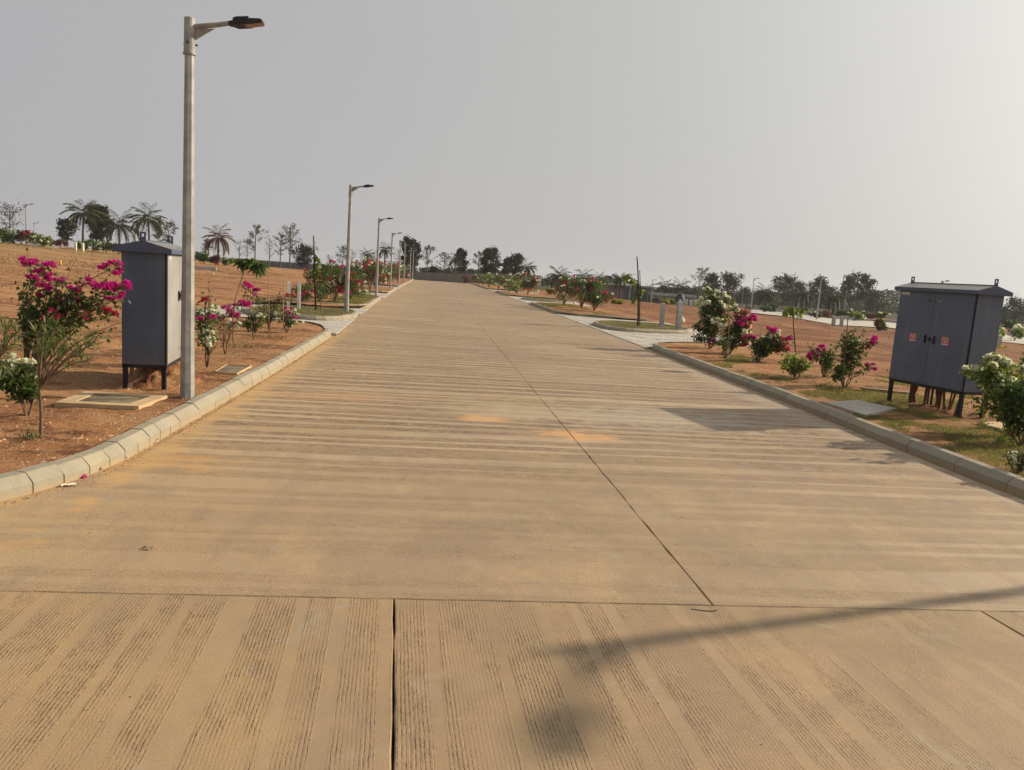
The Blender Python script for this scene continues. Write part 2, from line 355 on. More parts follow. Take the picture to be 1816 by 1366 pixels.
MT = dict(
    main=concrete_road('grooved_concrete_across', 'Y'), cross=concrete_road('grooved_concrete_along', 'X'),
    base=simple('gutter_cement', (0.40, 0.28, 0.145), 0.95, var=0.3, scale=6, bump=0.006),
    dirt=dirt_mat('red_dirt'), dirtg=dirt_mat('red_dirt_with_thatch', 0.32),
    kerb=kerb_mat(), paver=simple('pale_paver', (0.46, 0.43, 0.37), 0.9, var=0.14, scale=1.7, bump=0.003),
    joint=simple('joint_sand', (0.20, 0.15, 0.10), 0.95, scale=10),
    turf=simple('island_soil', (0.17, 0.115, 0.055), 0.95, var=0.5, scale=3, bump=0.02),
    pole=simple('galvanised_steel', (0.30, 0.30, 0.28), 0.6, metal=0.1, var=0.22, scale=7, bump=0.001, spec=0.4),
    arm=simple('dull_galvanised_steel', (0.30, 0.285, 0.25), 0.6, metal=0.25, var=0.2, scale=9),
    head=simple('black_lamp_housing', (0.022, 0.022, 0.026), 0.55, var=0.2),
    lens=simple('amber_tinted_lamp_glass', (0.23, 0.12, 0.07), 0.25, var=0.3, scale=20, spec=0.6),
    cab=paint_mat('grey_painted_steel', (0.086, 0.112, 0.162)),
    cab_sunlit=paint_mat('sunlit_grey_painted_steel', (0.29, 0.285, 0.27)),  # cabinet paint lightened, sunlight on the left doors put into the colour
    cabroof=roof_mat(),
    seam=simple('door_gap', (0.012, 0.012, 0.014), 0.8), black=simple('black_angle_iron', (0.018, 0.018, 0.02), 0.6),
    rust=simple('brown_conduit', (0.13, 0.05, 0.028), 0.7, var=0.35, scale=12),
    signr=simple('faded_red_print', (0.50, 0.14, 0.12), 0.6, var=0.12, scale=20), signw=simple('sun_faded_sign_white', (0.62, 0.46, 0.42), 0.6, var=0.08),
    plate=simple('aluminium_plate', (0.50, 0.47, 0.48), 0.5, var=0.1), brass=simple('dull_brass', (0.35, 0.31, 0.08), 0.5),
    mframe=simple('sandy_concrete_frame', (0.50, 0.36, 0.20), 0.9, var=0.15, scale=5, bump=0.004),
    mlid=simple('dark_stone_lid', (0.17, 0.135, 0.085), 0.9, var=0.5, scale=6, bump=0.012),
    wood=simple('weathered_wood', (0.26, 0.18, 0.11), 0.9, var=0.3, scale=9),
    cwall=simple('precast_grey_concrete', (0.17, 0.155, 0.15), 0.9, var=0.18, scale=1.5),
    bollard=simple('off_white_concrete_post', (0.74, 0.70, 0.60), 0.85, var=0.15, scale=6, bump=0.003),
    gpost=simple('grey_concrete_post', (0.40, 0.39, 0.37), 0.9, var=0.2, scale=6, bump=0.003),
    stem=simple('grey_brown_bark', (0.17, 0.115, 0.075), 0.9, var=0.3, scale=20), dstem=simple('dark_stick_bark', (0.045, 0.028, 0.024), 0.9, var=0.3, scale=15),
    cane=simple('dry_bamboo_cane', (0.40, 0.25, 0.13), 0.8, var=0.2, scale=12), trunk=simple('far_tree_bark', (0.10, 0.085, 0.07), 0.9, var=0.2, scale=2),
    yellow=simple('yellow_paint', (0.70, 0.50, 0.04), 0.7, var=0.1), white=simple('chalky_white', (0.72, 0.68, 0.56), 0.8, var=0.08),
    roofc=simple('pale_roof_slab', (0.40, 0.37, 0.33), 0.9, var=0.1, scale=0.6), pink=simple('dusty_pink_wall', (0.32, 0.21, 0.165), 0.9, var=0.1, scale=0.5),
    glass=simple('dark_green_glass', (0.07, 0.085, 0.075), 0.25, var=0.3, scale=1, spec=0.6),
    leafd=leaf_mat('dark_glossy_leaf', (0.018, 0.040, 0.012), (0.115, 0.18, 0.04), 0.28, 0.45),
    leafl=leaf_mat('light_green_leaf', (0.07, 0.115, 0.022), (0.23, 0.30, 0.06), 0.42, 0.5),
    leafo=leaf_mat('oleander_leaf', (0.055, 0.085, 0.03), (0.20, 0.225, 0.085), 0.3, 0.5),
    leafy=leaf_mat('yellowing_leaf', (0.16, 0.14, 0.03), (0.40, 0.33, 0.06), 0.4, 0.6),
    leaft=leaf_mat('far_tree_leaf', (0.013, 0.019, 0.011), (0.045, 0.055, 0.025), 0.22, 0.7),
    leafts=leaf_mat('far_thin_tree_leaf', (0.045, 0.047, 0.03), (0.11, 0.11, 0.06), 0.25, 0.7),
    leafp=leaf_mat('palm_frond_leaf', (0.016, 0.023, 0.011), (0.085, 0.10, 0.038), 0.22, 0.5),
    leafr=leaf_mat('reddish_frond_leaf', (0.085, 0.050, 0.035), (0.19, 0.12, 0.07), 0.22, 0.6),
    leafb=leaf_mat('purple_brown_leaf', (0.05, 0.022, 0.018), (0.15, 0.075, 0.05), 0.22, 0.6),
    magenta=leaf_mat('magenta_bract', (0.42, 0.012, 0.15), (0.72, 0.03, 0.42), 0.35, 0.7),
    red=leaf_mat('crimson_bract', (0.36, 0.012, 0.045), (0.70, 0.05, 0.16), 0.35, 0.7),
    whitef=leaf_mat('white_bract', (0.66, 0.68, 0.50), (0.88, 0.89, 0.84), 0.4, 0.7),
    salmon=leaf_mat('pale_pink_bract', (0.50, 0.13, 0.13), (0.70, 0.33, 0.30), 0.35, 0.7),
    grass=leaf_mat('dry_green_grass', (0.055, 0.08, 0.02), (0.24, 0.24, 0.08), 0.35, 0.7),
    straw=leaf_mat('dry_brown_weed', (0.10, 0.065, 0.035), (0.30, 0.21, 0.11), 0.3, 0.8),
    clod=simple('earth_clod', (0.30, 0.15, 0.075), 0.95, var=0.5, scale=2),
    pebble=simple('pebble', (0.42, 0.27, 0.15), 0.9, var=0.5, scale=3), paper=simple('cream_paper', (0.68, 0.60, 0.45), 0.8, var=0.1),
)

# ------------------------------------------------------------------ object helpers
class MB:
    def __init__(s): s.v = []; s.f = []; s.t = []; s.n = 0
    def add(s, V, Fc, tint=None):
        V = np.asarray(V, float).reshape(-1, 3)
        s.v.append(V); o = s.n
        Fc = [tuple(int(i) + o for i in f) for f in Fc]
        s.f += Fc; s.n += len(V)
        s.t += list(tint) if tint is not None else [0.5]*len(Fc)
    def box(s, c, e, rz=0.0, taper=1.0):
        x, y, z = e[0]/2, e[1]/2, e[2]/2; ca, sa = math.cos(rz), math.sin(rz)
        V = []
        for q, k in ((-z, 1.0), (z, taper)):
            for a, b in ((-x, -y), (x, -y), (x, y), (-x, y)):
                a *= k; b *= k
                V.append((c[0] + a*ca - b*sa, c[1] + a*sa + b*ca, c[2] + q))
        s.add(V, [(3, 2, 1, 0), (4, 5, 6, 7), (0, 1, 5, 4), (1, 2, 6, 5), (2, 3, 7, 6), (3, 0, 4, 7)])
    def tube(s, pts, r0, r1=None, k=6, cap=True):
        r1 = r0 if r1 is None else r1
        P = [np.asarray(p, float) for p in pts]; n = len(P); V = []
        prev = None
        for i, p in enumerate(P):
            t = P[min(i+1, n-1)] - P[max(i-1, 0)]; t /= (np.linalg.norm(t) + 1e-9)
            if prev is None:
                a = np.array([1., 0, 0]) if abs(t[0]) < 0.8 else np.array([0, 1., 0])
            else: a = prev
            a = a - t*(a @ t); a /= np.linalg.norm(a); b = np.cross(t, a); prev = a
            r = r0 + (r1 - r0)*i/(n - 1)
            for j in range(k):
                an = 2*math.pi*j/k; V.append(p + r*(math.cos(an)*a + math.sin(an)*b))
        Fc = []
        for i in range(n - 1):
            for j in range(k):
                j2 = (j + 1) % k; Fc.append((i*k + j, i*k + j2, (i+1)*k + j2, (i+1)*k + j))
        if cap: Fc.append(tuple(range(k - 1, -1, -1))); Fc.append(tuple(range((n-1)*k, n*k)))
        s.add(V, Fc)
    def leaves(s, C, D, N, L, Wd, tint, fold=0.25):      # arrays: start, direction, normal, length, width
        C = np.asarray(C, float); D = np.asarray(D, float); N = np.asarray(N, float)
        D /= np.linalg.norm(D, axis=1, keepdims=True) + 1e-9
        S = np.cross(D, N); S /= np.linalg.norm(S, axis=1, keepdims=True) + 1e-9
        Nn = np.cross(S, D)
        L = np.broadcast_to(np.asarray(L, float), (len(C),))[:, None]; Wd = np.broadcast_to(np.asarray(Wd, float), (len(C),))[:, None]
        a = C; b = C + D*L*0.42 + S*Wd*0.5 + Nn*Wd*fold; c = C + D*L; e = C + D*L*0.42 - S*Wd*0.5 + Nn*Wd*fold
        V = np.stack([a, b, c, e], 1).reshape(-1, 3); o = s.n; m = len(C)
        s.v.append(V); s.n += 4*m
        q = (np.arange(m)*4 + o)
        for i in q.tolist(): s.f.append((i, i+1, i+2)); s.f.append((i, i+2, i+3))
        s.t += np.repeat(np.asarray(tint, float), 2).tolist()
    def build(s, name, mat, parent=None, smooth=False, origin=None):
        me = bpy.data.meshes.new(name)
        V = np.concatenate(s.v) if s.v else np.zeros((0, 3))
        if origin is not None: V = V - np.asarray(origin)
        me.from_pydata(V.tolist(), [], s.f)
        at_ = me.attributes.new('tint', 'FLOAT', 'FACE'); at_.data.foreach_set('value', np.asarray(s.t, np.float32))
        me.materials.append(mat)
        if smooth: me.polygons.foreach_set('use_smooth', [True]*len(me.polygons))
        me.update()
        o = bpy.data.objects.new(name, me); COL.objects.link(o)
        if parent is not None: o.parent = parent
        elif origin is not None: o.location = origin
        return o
def tag(o, label=None, cat=None, group=None, kind=None):
    if label: o['label'] = label
    if cat: o['category'] = cat
    if group: o['group'] = group
    if kind: o['kind'] = kind
    return o
def empty(name, loc, rz=0.0, **k):
    o = bpy.data.objects.new(name, None); o.location = loc; o.rotation_euler = (0, 0, rz); COL.objects.link(o)
    o.empty_display_size = 0.2
    return tag(o, **k)
def dup(o, parent=None, **k):
    c = o.copy(); COL.objects.link(c)
    if parent is not None: c.parent = parent
    for ch in list(o.children): dup(ch, c)
    for a, b in k.items(): c[a] = b
    return c
def rnd(n, a=0.0, b=1.0): return RNG.uniform(a, b, n)
def rdir(n):
    v = RNG.normal(size=(n, 3)); return v/np.linalg.norm(v, axis=1, keepdims=True)
def bez(a, b, c, n):
    t = np.linspace(0, 1, n)[:, None]; a, b, c = (np.asarray(q, float) for q in (a, b, c))
    return (1-t)**2*a + 2*t*(1-t)*b + t*t*c

# ------------------------------------------------------------------ ground
def axis(segs):
    out = []
    for a, b, st in segs: out += list(np.arange(a, b, st))
    return np.array(out + [segs[-1][1]])
gx = axis([(-900, -120, 60), (-120, -55, 3), (-55, -40, 0.6), (-40, -7, 0.33), (-7, 10, 1.0), (10, 60, 0.33), (60, 120, 3), (120, 900, 60)])
gy = axis([(-300, -12, 24), (-12, 3, 1.5), (3, 5.5, 0.25), (5.5, 100, 0.4), (100, 170, 2.5), (170, 1200, 60)])
GX, GY = np.meshgrid(gx, gy); GZ = gh(GX, GY)
def grid_obj(name, X, Y, Z, mat, keep=None, skirt=False):
    ny, nx = X.shape
    V = np.stack([X.ravel(), Y.ravel(), Z.ravel()], 1)
    ii, jj = np.meshgrid(np.arange(ny - 1), np.arange(nx - 1), indexing='ij'); ii = ii.ravel(); jj = jj.ravel()
    if keep is not None:
        cx = (X[:-1, :-1] + X[1:, 1:]).ravel()/2; cy = (Y[:-1, :-1] + Y[1:, 1:]).ravel()/2
        k = keep(cx, cy); ii = ii[k]; jj = jj[k]
    a = ii*nx + jj; Fc = np.stack([a, a+1, a+nx+1, a+nx], 1)
    used, inv = np.unique(Fc.ravel(), return_inverse=True); V = V[used]; Fc = inv.reshape(-1, 4)
    me = bpy.data.meshes.new(name); me.from_pydata(V.tolist(), [], Fc.tolist()); me.materials.append(mat)
    me.polygons.foreach_set('use_smooth', [True]*len(me.polygons)); me.update()
    o = bpy.data.objects.new(name, me); COL.objects.link(o); return o
tag(grid_obj('ground', GX, GY, GZ, MT['dirt']), kind='structure')

# drives (paved gaps in the verges) and islands, as polygons on the ground
LA, LR = (-5.36, 6.8, 2.8), (8.2, 6.4, 2.4)               # corner arcs
def inpoly(x, y, P):
    x = np.asarray(x, float); y = np.asarray(y, float); r = np.zeros(x.shape, bool); n = len(P)
    for i in range(n):
        x0, y0 = P[i]; x1, y1 = P[(i+1) % n]
        c = ((y0 > y) != (y1 > y)) & (x < (x1 - x0)*(y - y0)/(y1 - y0 + 1e-12) + x0); r ^= c
    return r
def chaikin(P, k=2, closed=True):
    P = [np.array(p, float) for p in P]
    for _ in range(k):
        Q = []; n = len(P)
        if not closed: Q.append(P[0])
        for i in range(n if closed else n - 1):
            a, b = P[i], P[(i+1) % n]; Q += [a*.75 + b*.25, a*.25 + b*.75]
        if not closed: Q.append(P[-1])
        P = Q
    return [tuple(p) for p in P]
DRIVES = [   # pavement polygons
    chaikin([(-1.6, 19.3), (-2.62, 19.6), (-3.0, 21.3), (-3.7, 22.0), (-6.8, 21.8), (-7.4, 24), (-7.2, 30.8), (-3.6, 30.9), (-2.9, 32.3), (-1.6, 32.6)], 1),
    chaikin([(-1.6, 43.4), (-2.9, 43.7), (-3.4, 44.6), (-7, 44.9), (-7, 51), (-3.4, 51.2), (-2.9, 52), (-1.6, 52.2)], 1),
    chaikin([(-1.6, 64), (-3, 64.3), (-7, 65), (-7, 70), (-3, 71), (-1.6, 71.3)], 1),
    chaikin([(5.4, 21.0), (6.35, 21.2), (6.9, 22.0), (8.2, 22.75), (11.6, 22.4), (12.4, 28), (12.2, 35.6), (8.2, 36.4), (6.9, 37.2), (6.4, 38.0), (5.4, 38.0)], 1),
    chaikin([(5.4, 49.8), (6.6, 50), (7.3, 51.4), (12, 51.7), (12, 63), (7.4, 63.6), (6.6, 64.6), (5.4, 64.6)], 1),
    chaikin([(5.4, 77), (6.6, 77.2), (12, 78.3), (12, 84), (6.6, 86.5), (5.4, 86.5)], 1),
]
ISLES = [
    chaikin([(-2.45, 25.9), (-2.95, 24.1), (-3.7, 23.75), (-6.2, 24.6), (-6.2, 29.0), (-3.3, 29.4), (-2.6, 28.4)], 2),
    chaikin([(-3.0, 47.6), (-3.6, 46.6), (-6.2, 46.4), (-6.2, 49.6), (-3.6, 49.4)], 2),
    chaikin([(6.40, 29.3), (6.75, 27.6), (7.5, 27.2), (10.6, 28.7), (10.4, 32.6), (7.6, 32.6), (6.7, 31.4)], 2),
    chaikin([(6.75, 57.0), (7.3, 55.4), (10.6, 55.6), (10.6, 60.2), (7.4, 60.4), (6.85, 59)], 2),
]
ISLE_GREEN = [True, True, True, True]
def keep_left(x, y):
    k = x < kl(y) - 0.10
    k &= ~((x > LA[0]) & (y < LA[1]) & ((x - LA[0])**2 + (y - LA[1])**2 > (LA[2] - 0.1)**2)) & (y > 4.12)
    for P in DRIVES[:3]: k &= ~inpoly(x, y, P)
    return k
def keep_right(x, y):
    k = x > kr(y) + 0.10
    k &= ~((x < LR[0]) & (y < LR[1]) & ((x - LR[0])**2 + (y - LR[1])**2 > (LR[2] - 0.1)**2)) & (y > 4.12)
    for P in DRIVES[3:]: k &= ~inpoly(x, y, P)
    return k
def land(name, x0, x1, y0, y1, rx, ry, mat, keep):
    X, Y = np.meshgrid(np.arange(x0, x1 + rx/2, rx), np.arange(y0, y1 + ry/2, ry))
    return tag(grid_obj(name, X, Y, verge_z(X, Y), mat, keep), kind='structure')
land('verge', -11.5, -2.3, 4.0, 14.0, 0.05, 0.05, MT['dirt'], keep_left)
land('verge', -11.5, -2.3, 14.0, 33.2, 0.08, 0.10, MT['dirt'], keep_left)
land('verge', -11.5, -2.3, 33.2, 122.0, 0.12, 0.30, MT['dirt'], keep_left)
land('verge', 5.6, 14.5, 4.0, 16.0, 0.05, 0.05, MT['dirtg'], keep_right)
land('verge', 5.6, 14.5, 16.0, 40.0, 0.08, 0.10, MT['dirt'], keep_right)
land('verge', 5.6, 14.5, 40.0, 122.0, 0.12, 0.30, MT['dirt'], keep_right)

# paving of the drives: bed plus individual pavers with gaps
for di, P in enumerate(DRIVES):
    xs = [p[0] for p in P]; ys = [p[1] for p in P]
    bed = MB(); n = len(P)
    Pb = [(max(min(p[0], 6.28 if di > 2 else 99), -99 if di > 2 else -2.72) if False else p[0], p[1]) for p in P]
    bed.add([(p[0], p[1], -0.006) for p in Pb], [tuple(range(n))] if sum((Pb[i][0]*Pb[(i+1) % n][1] - Pb[(i+1) % n][0]*Pb[i][1]) for i in range(n)) > 0 else [tuple(range(n-1, -1, -1))])
    bo = bed.build('driveway', MT['joint']); tag(bo, kind='structure')
    pv = MB(); a, b = (0.40, 0.20) if di in (0, 3) else (0.8, 0.4)
    x0, x1, y0, y1 = min(xs), max(xs), min(ys), max(ys)
    sgn = kl if di < 3 else kr
    for r_, y in enumerate(np.arange(y0, y1, b)):
        for x in np.arange(x0 - (a/2 if r_ % 2 else 0), x1, a):
            cx, cy = x + a/2, y + b/2
            if not inpoly(cx, cy, P): continue
            xa, xb = x, x + a
            if di < 3: xb = min(xb, float(kl(cy)) + 0.05)
            else: xa = max(xa, float(kr(cy)) - 0.04)
            if xb - xa < 0.05: continue
            cx = (xa + xb)/2
            if any(inpoly(cx, cy, Q) for Q in ISLES): continue
            dz = 0.012*float(vnoise(cx*3, cy*3, 40)) + 0.004*random.random()
            pv.box((cx, cy, dz - 0.012), (xb - xa - 0.012, b - 0.012, 0.05))
    tag(pv.build('paver', MT['paver'], bo), kind='stuff')

# ------------------------------------------------------------------ road slabs
def jit_line(a, b, amp=0.004, st=0.12):
    a = np.array(a, float); b = np.array(b, float); n = max(2, int(np.linalg.norm(b - a)/st))
    t = np.linspace(0, 1, n + 1)[:-1]; p = a + (b - a)*t[:, None]
    q = (b - a)/np.linalg.norm(b - a); nn = np.array([-q[1], q[0]])
    j = RNG.normal(size=len(t))*amp; j[0] = 0
    return p + nn*j[:, None]
def slab(poly, parent, mat, z=0.0, th=0.16, amp=0.003):
    pts = np.concatenate([jit_line(poly[i], poly[(i+1) % len(poly)], amp) for i in range(len(poly))])
    m = MB(); n = len(pts); cen = pts.mean(0)
    ins = pts + (cen - pts)/np.linalg.norm(cen - pts, axis=1, keepdims=True)*0.006
    V = [(p[0], p[1], z - th) for p in pts] + [(p[0], p[1], z - 0.006) for p in pts] + [(p[0], p[1], z) for p in ins]
    Fc = [tuple(range(2*n, 3*n))]
    for i in range(n):
        j = (i+1) % n; Fc += [(i, j, n+j, n+i), (n+i, n+j, 2*n+j, 2*n+i)]
    m.add(V, Fc); return m.build('slab', mat, parent)
rb = MB()
ys = np.concatenate([np.arange(4.0, 8, 0.4), np.arange(8, 122, 2.0), [122.0]])
V = []
for y in ys:
    xl = float(kl(y)) if y > LA[1] else LA[0] + math.sqrt(max(0, LA[2]**2 - (y - LA[1])**2))
    xr = float(kr(y)) if y > LR[1] else LR[0] - math.sqrt(max(0, LR[2]**2 - (y - LR[1])**2))
    V += [(xl - 0.12, y, -0.02), (xr + 0.12, y, -0.02)]
rb.add(V, [(2*i, 2*i+1, 2*i+3, 2*i+2) for i in range(len(ys) - 1)])
road = rb.build('road', MT['base']); tag(road, kind='structure')
J = 0.003
yj = [4.0, 10.95, 28.5, 46.5, 64.9, 84, 103, 121.6]
for i in range(len(yj) - 1):
    a, b = yj[i] + J, yj[i+1] - J
    mids = [y for y in KLY if a < y < b]
    if i == 0:
        left = [(-4.6, a), (-3.75, 4.5), (-3.05, 5.2), (-2.68, 6.1), (-2.50, 6.9), (-2.44, 8.6), (float(kl(b)) + 0.07, b)]
        right = [(float(kr(b)) - 0.05, b), (5.78, 8.5), (5.72, 6.6), (5.95, 5.6), (6.7, 4.6), (7.5, a)]
    else:
        left = [(float(kl(a)) + 0.06, a)] + [(float(kl(y)) + 0.06, y) for y in mids] + [(float(kl(b)) + 0.06, b)]
        right = [(float(kr(b)) - 0.05, b)] + [(float(kr(y)) - 0.05, y) for y in reversed([q for q in KRY if a < q < b])] + [(float(kr(a)) - 0.05, a)]
    cx = 1.70
    slab(left[::-1] + [(cx - J, a), (cx - J, b)] if False else [(cx - J, a), (cx - J, b)] + left[::-1], road, MT['main'], 0.0)
    slab([(cx + J, b), (cx + J, a)] + right[::-1] if True else None, road, MT['main'], -0.0015 if i else 0.0)
cr = MB(); cr.add([(-60, -6, -0.10), (60, -6, -0.10), (60, 4.0, -0.10), (-60, 4.0, -0.10)], [(0, 1, 2, 3)])
cross = cr.build('cross_road', MT['joint']); tag(cross, kind='structure')
xe = [-0.12 + 3.485*k for k in range(-12, 14)]
for i in range(len(xe) - 1):
    for (ya, yb) in ((0.2, 4.0), (-3.6, 0.2)):
        x0, x1 = xe[i] + 0.0045, xe[i+1] - 0.0045; sk = 0.048
        slab([(x0 + sk*(4 - ya), ya + J), (x1 + sk*(4 - ya), ya + J), (x1 + sk*(4 - yb), yb - J), (x0 + sk*(4 - yb), yb - J)], cross, MT['cross'], 0.0, amp=0.002)
# sand and grit lying in the gutters
def scatter(name, n, fn, mat, rs, label, parent=None, kind='stuff', cat='pebbles'):
    m = MB(); base = np.array([(1, 0, -.3), (0, 1, -.3), (-1, 0, -.3), (0, -1, -.3), (0.15, 0.1, .55)])
    for _ in range(n):
        p = fn()
        if p is None: continue
        r = rs[0]*(rs[1]/rs[0])**(random.random()**2.2); a = random.random()*6.28; ca, sa = math.cos(a), math.sin(a)
        q = base*np.array([1, random.uniform(.6, 1), random.uniform(.6, 1)])*(1 + 0.5*(RNG.random((5, 3)) - .5))
        V = np.stack([q[:, 0]*ca - q[:, 1]*sa, q[:, 0]*sa + q[:, 1]*ca, q[:, 2]], 1)*r + np.array(p)
        m.add(V, [(0, 1, 4), (1, 2, 4), (2, 3, 4), (3, 0, 4)])
    return tag(m.build(name, mat), label, cat, kind=kind)
random.seed(3)
def pl():
    y = 4.4 + 16*random.random()**1.6; x = float(kl(max(y, 6.8))) - 0.25 - abs(random.gauss(0, 2.6))
    return (x, y, float(verge_z(x, y))) if (keep_left(np.array([x]), np.array([y]))[0] and x > -11) else None
def prr():
    y = 5 + 17*random.random()**1.3; x = float(kr(y)) + 0.25 + abs(random.gauss(0, 2.4))
    return (x, y, float(verge_z(x, y))) if (keep_right(np.array([x]), np.array([y]))[0] and x < 13) else None
def gut():
    y = 4.7 + 14*random.random()**1.8
    if y > 6.8: return (float(kl(y)) + 0.02 + abs(random.gauss(0, 0.05)), y, 0.002)
    return (LA[0] + math.sqrt(LA[2]**2 - (y - LA[1])**2) + 0.02 + abs(random.gauss(0, 0.07)), y, 0.002)
scatter('pebbles', 9000, pl, MT['pebble'], (0.005, 0.032), 'loose pebbles and clods scattered on the red dirt left of the road')
scatter('pebbles', 3500, prr, MT['pebble'], (0.006, 0.035), 'loose clods scattered on the dirt verge right of the road')
scatter('grit', 1600, gut, MT['dirt'], (0.003, 0.014), 'grit and sand washed along the foot of the left kerb', cat='grit')
def slabp():
    return (random.uniform(-2.6, 6.0), random.uniform(2.0, 9.0), 0.001)
scatter('road_grit', 420, slabp, MT['dirt'], (0.002, 0.008), 'tiny crumbs of soil lying on the near concrete', cat='grit')
def fieldp():
    x = random.choice([-1, 1])*random.uniform(10, 45); y = random.uniform(10, 70)
    return (x, y, float(gh(x, y)))
scatter('clods', 14000, fieldp, MT['clod'], (0.02, 0.10), 'earth clods strewn over the open dirt fields', cat='clods')

# ------------------------------------------------------------------ kerbs
km = MB()
prof = [(0, -0.1), (0, 0.070), (0.003, 0.077), (0.060, 0.136), (0.068, 0.142), (0.160, 0.145), (0.165, -0.1)]
V = [(u, t, z) for t in (0, 1) for u, z in prof]; n = len(prof)
km.add(V, [tuple(range(n))[::-1], tuple(range(2*n - 1, n - 1, -1))[::-1]] + [(i, (i+1) % n, (i+1) % n + n, i + n) for i in range(n)])
kproto = km.build('kerb_stone', MT['kerb']); kmesh = kproto.data; bpy.data.objects.remove(kproto)
def mirror_mesh(me):
    m2 = me.copy()
    co = np.zeros(len(m2.vertices)*3); m2.vertices.foreach_get('co', co); co = co.reshape(-1, 3); co[:, 0] *= -1
    m2.vertices.foreach_set('co', co.ravel()); m2.flip_normals(); m2.update(); return m2
kmesh_m = mirror_mesh(kmesh)
def kerb_run(path, L, left, z=0.0, sc=1.0, parent=None):
    """path of the road-side foot; the stone body lies on its left (left=True) or right side"""
    P = np.array(path, float); seg = np.linalg.norm(np.diff(P, axis=0), axis=1); cum = np.concatenate([[0], np.cumsum(seg)])
    par = parent or tag(empty('kerb', (0, 0, 0)), kind='structure')
    s = 0.0; Ls = L if isinstance(L, list) else [L]; i = 0
    def at_s(s): return np.array([np.interp(s, cum, P[:, 0]), np.interp(s, cum, P[:, 1])])
    while s < cum[-1] - 0.02:
        l = Ls[min(i, len(Ls) - 1)]*(1 + random.uniform(-.02, .02)); l = min(l, cum[-1] - s); i += 1
        a, b = at_s(s), at_s(s + l); d = b - a; ln = np.linalg.norm(d)
        o = bpy.data.objects.new('kerb_stone', kmesh_m if left else kmesh); COL.objects.link(o); o.parent = par
        o.location = (a[0], a[1], z + random.uniform(-.006, .006)); o.rotation_euler = (random.uniform(-.006, .006), random.uniform(-.02, .02), math.atan2(d[1], d[0]) - math.pi/2 + random.uniform(-.006, .006))
        o.scale = (sc, max(ln - 0.010, 0.02), sc); s += l
    return par
# the left kerb: corner, then along the road
arcL = [(LA[0] + LA[2]*math.sin(t), LA[1] - LA[2]*math.cos(t)) for t in np.linspace(0, math.pi/2, 14)]
kerb_run(arcL[:14] + [(float(kl(y)), y) for y in np.arange(7.2, 19.4, 0.6)] + [(-2.46, 19.5)], [0.27]*21 + [0.6, 0.62, 0.6, 0.64, 0.47, 0.53, 0.5], True)
kerb_run([(x, 4.0) for x in np.arange(-40, -5.2, 1.1)], 0.55, True)
arcR = [(LR[0] - LR[2]*math.sin(t), LR[1] - LR[2]*math.cos(t)) for t in np.linspace(0, math.pi/2, 12)]
kerb_run(arcR + [(float(kr(y)), y) for y in np.arange(6.8, 20.6, 0.6)] + [(6.18, 20.7), (6.35, 21.15)], [0.3]*12 + [0.6, 0.8, 0.9, 0.75, 0.75, 0.64, 0.85, 0.64, 0.8, 0.75, 0.7], False)
kerb_run([(x, 4.0) for x in np.arange(8.3, 40, 1.1)][::-1], 0.55, True)
def sub(P, i0, i1):
    n = len(P); out = []; i = i0
    while True:
        out.append(P[i % n]); 
        if i % n == i1 % n: break
        i += 1
    return out
def ccw(P): return P if sum((P[i][0]*P[(i+1) % len(P)][1] - P[(i+1) % len(P)][0]*P[i][1]) for i in range(len(P))) > 0 else P[::-1]
for i, P in enumerate(ISLES):
    C = ccw(P); kerb_run(C + [C[0]], 0.30 if i in (0, 2) else 0.5, True)
    X0, X1 = min(p[0] for p in P), max(p[0] for p in P); Y0, Y1 = min(p[1] for p in P), max(p[1] for p in P)
    X, Y = np.meshgrid(np.arange(X0, X1, 0.06), np.arange(Y0, Y1, 0.06))
    cen = np.array([np.mean([p[0] for p in P]), np.mean([p[1] for p in P])])
    Ps = [tuple(cen + (np.array(p) - cen)*0.93) for p in P]
    tag(grid_obj('island_ground', X, Y, 0.118 + 0.02*fbm(X*3, Y*3, 3, 31), MT['turf'], lambda x, y: inpoly(x, y, Ps)), kind='structure')
# verge kerbs between drives
kerb_run([(-6.2, 32.6), (-3.9, 32.0), (-3.0, 32.3), (-2.66, 33.2)] + [(float(kl(y)), y) for y in np.arange(34, 43, 1.0)] + [(-2.9, 43.6), (-3.6, 44.4)], 0.5, True)
kerb_run([(-6, 51.4), (-3.6, 51.3), (-2.9, 52.2)] + [(float(kl(y)), y) for y in np.arange(53, 64, 1.0)], 0.7, True)
kerb_run([(-6, 71.0), (-3.2, 71.2)] + [(float(kl(y)), y) for y in np.arange(72, 121, 2.0)], 1.0, True)
kerb_run([(10.5, 36.6), (8.4, 36.5), (7.2, 36.9), (6.6, 37.9)] + [(float(kr(y)), y) for y in np.arange(39, 49.6, 1.0)] + [(6.7, 50.2), (7.4, 51.3)], 0.55, False)
kerb_run([(10.5, 63.8), (7.4, 63.7), (6.7, 64.7)] + [(float(kr(y)), y) for y in np.arange(66, 77, 1.0)] + [(6.8, 77.4)], 0.8, False)
kerb_run([(9, 86.8), (6.6, 86.6)] + [(float(kr(y)), y) for y in np.arange(88, 121, 2.0)], 1.0, False)
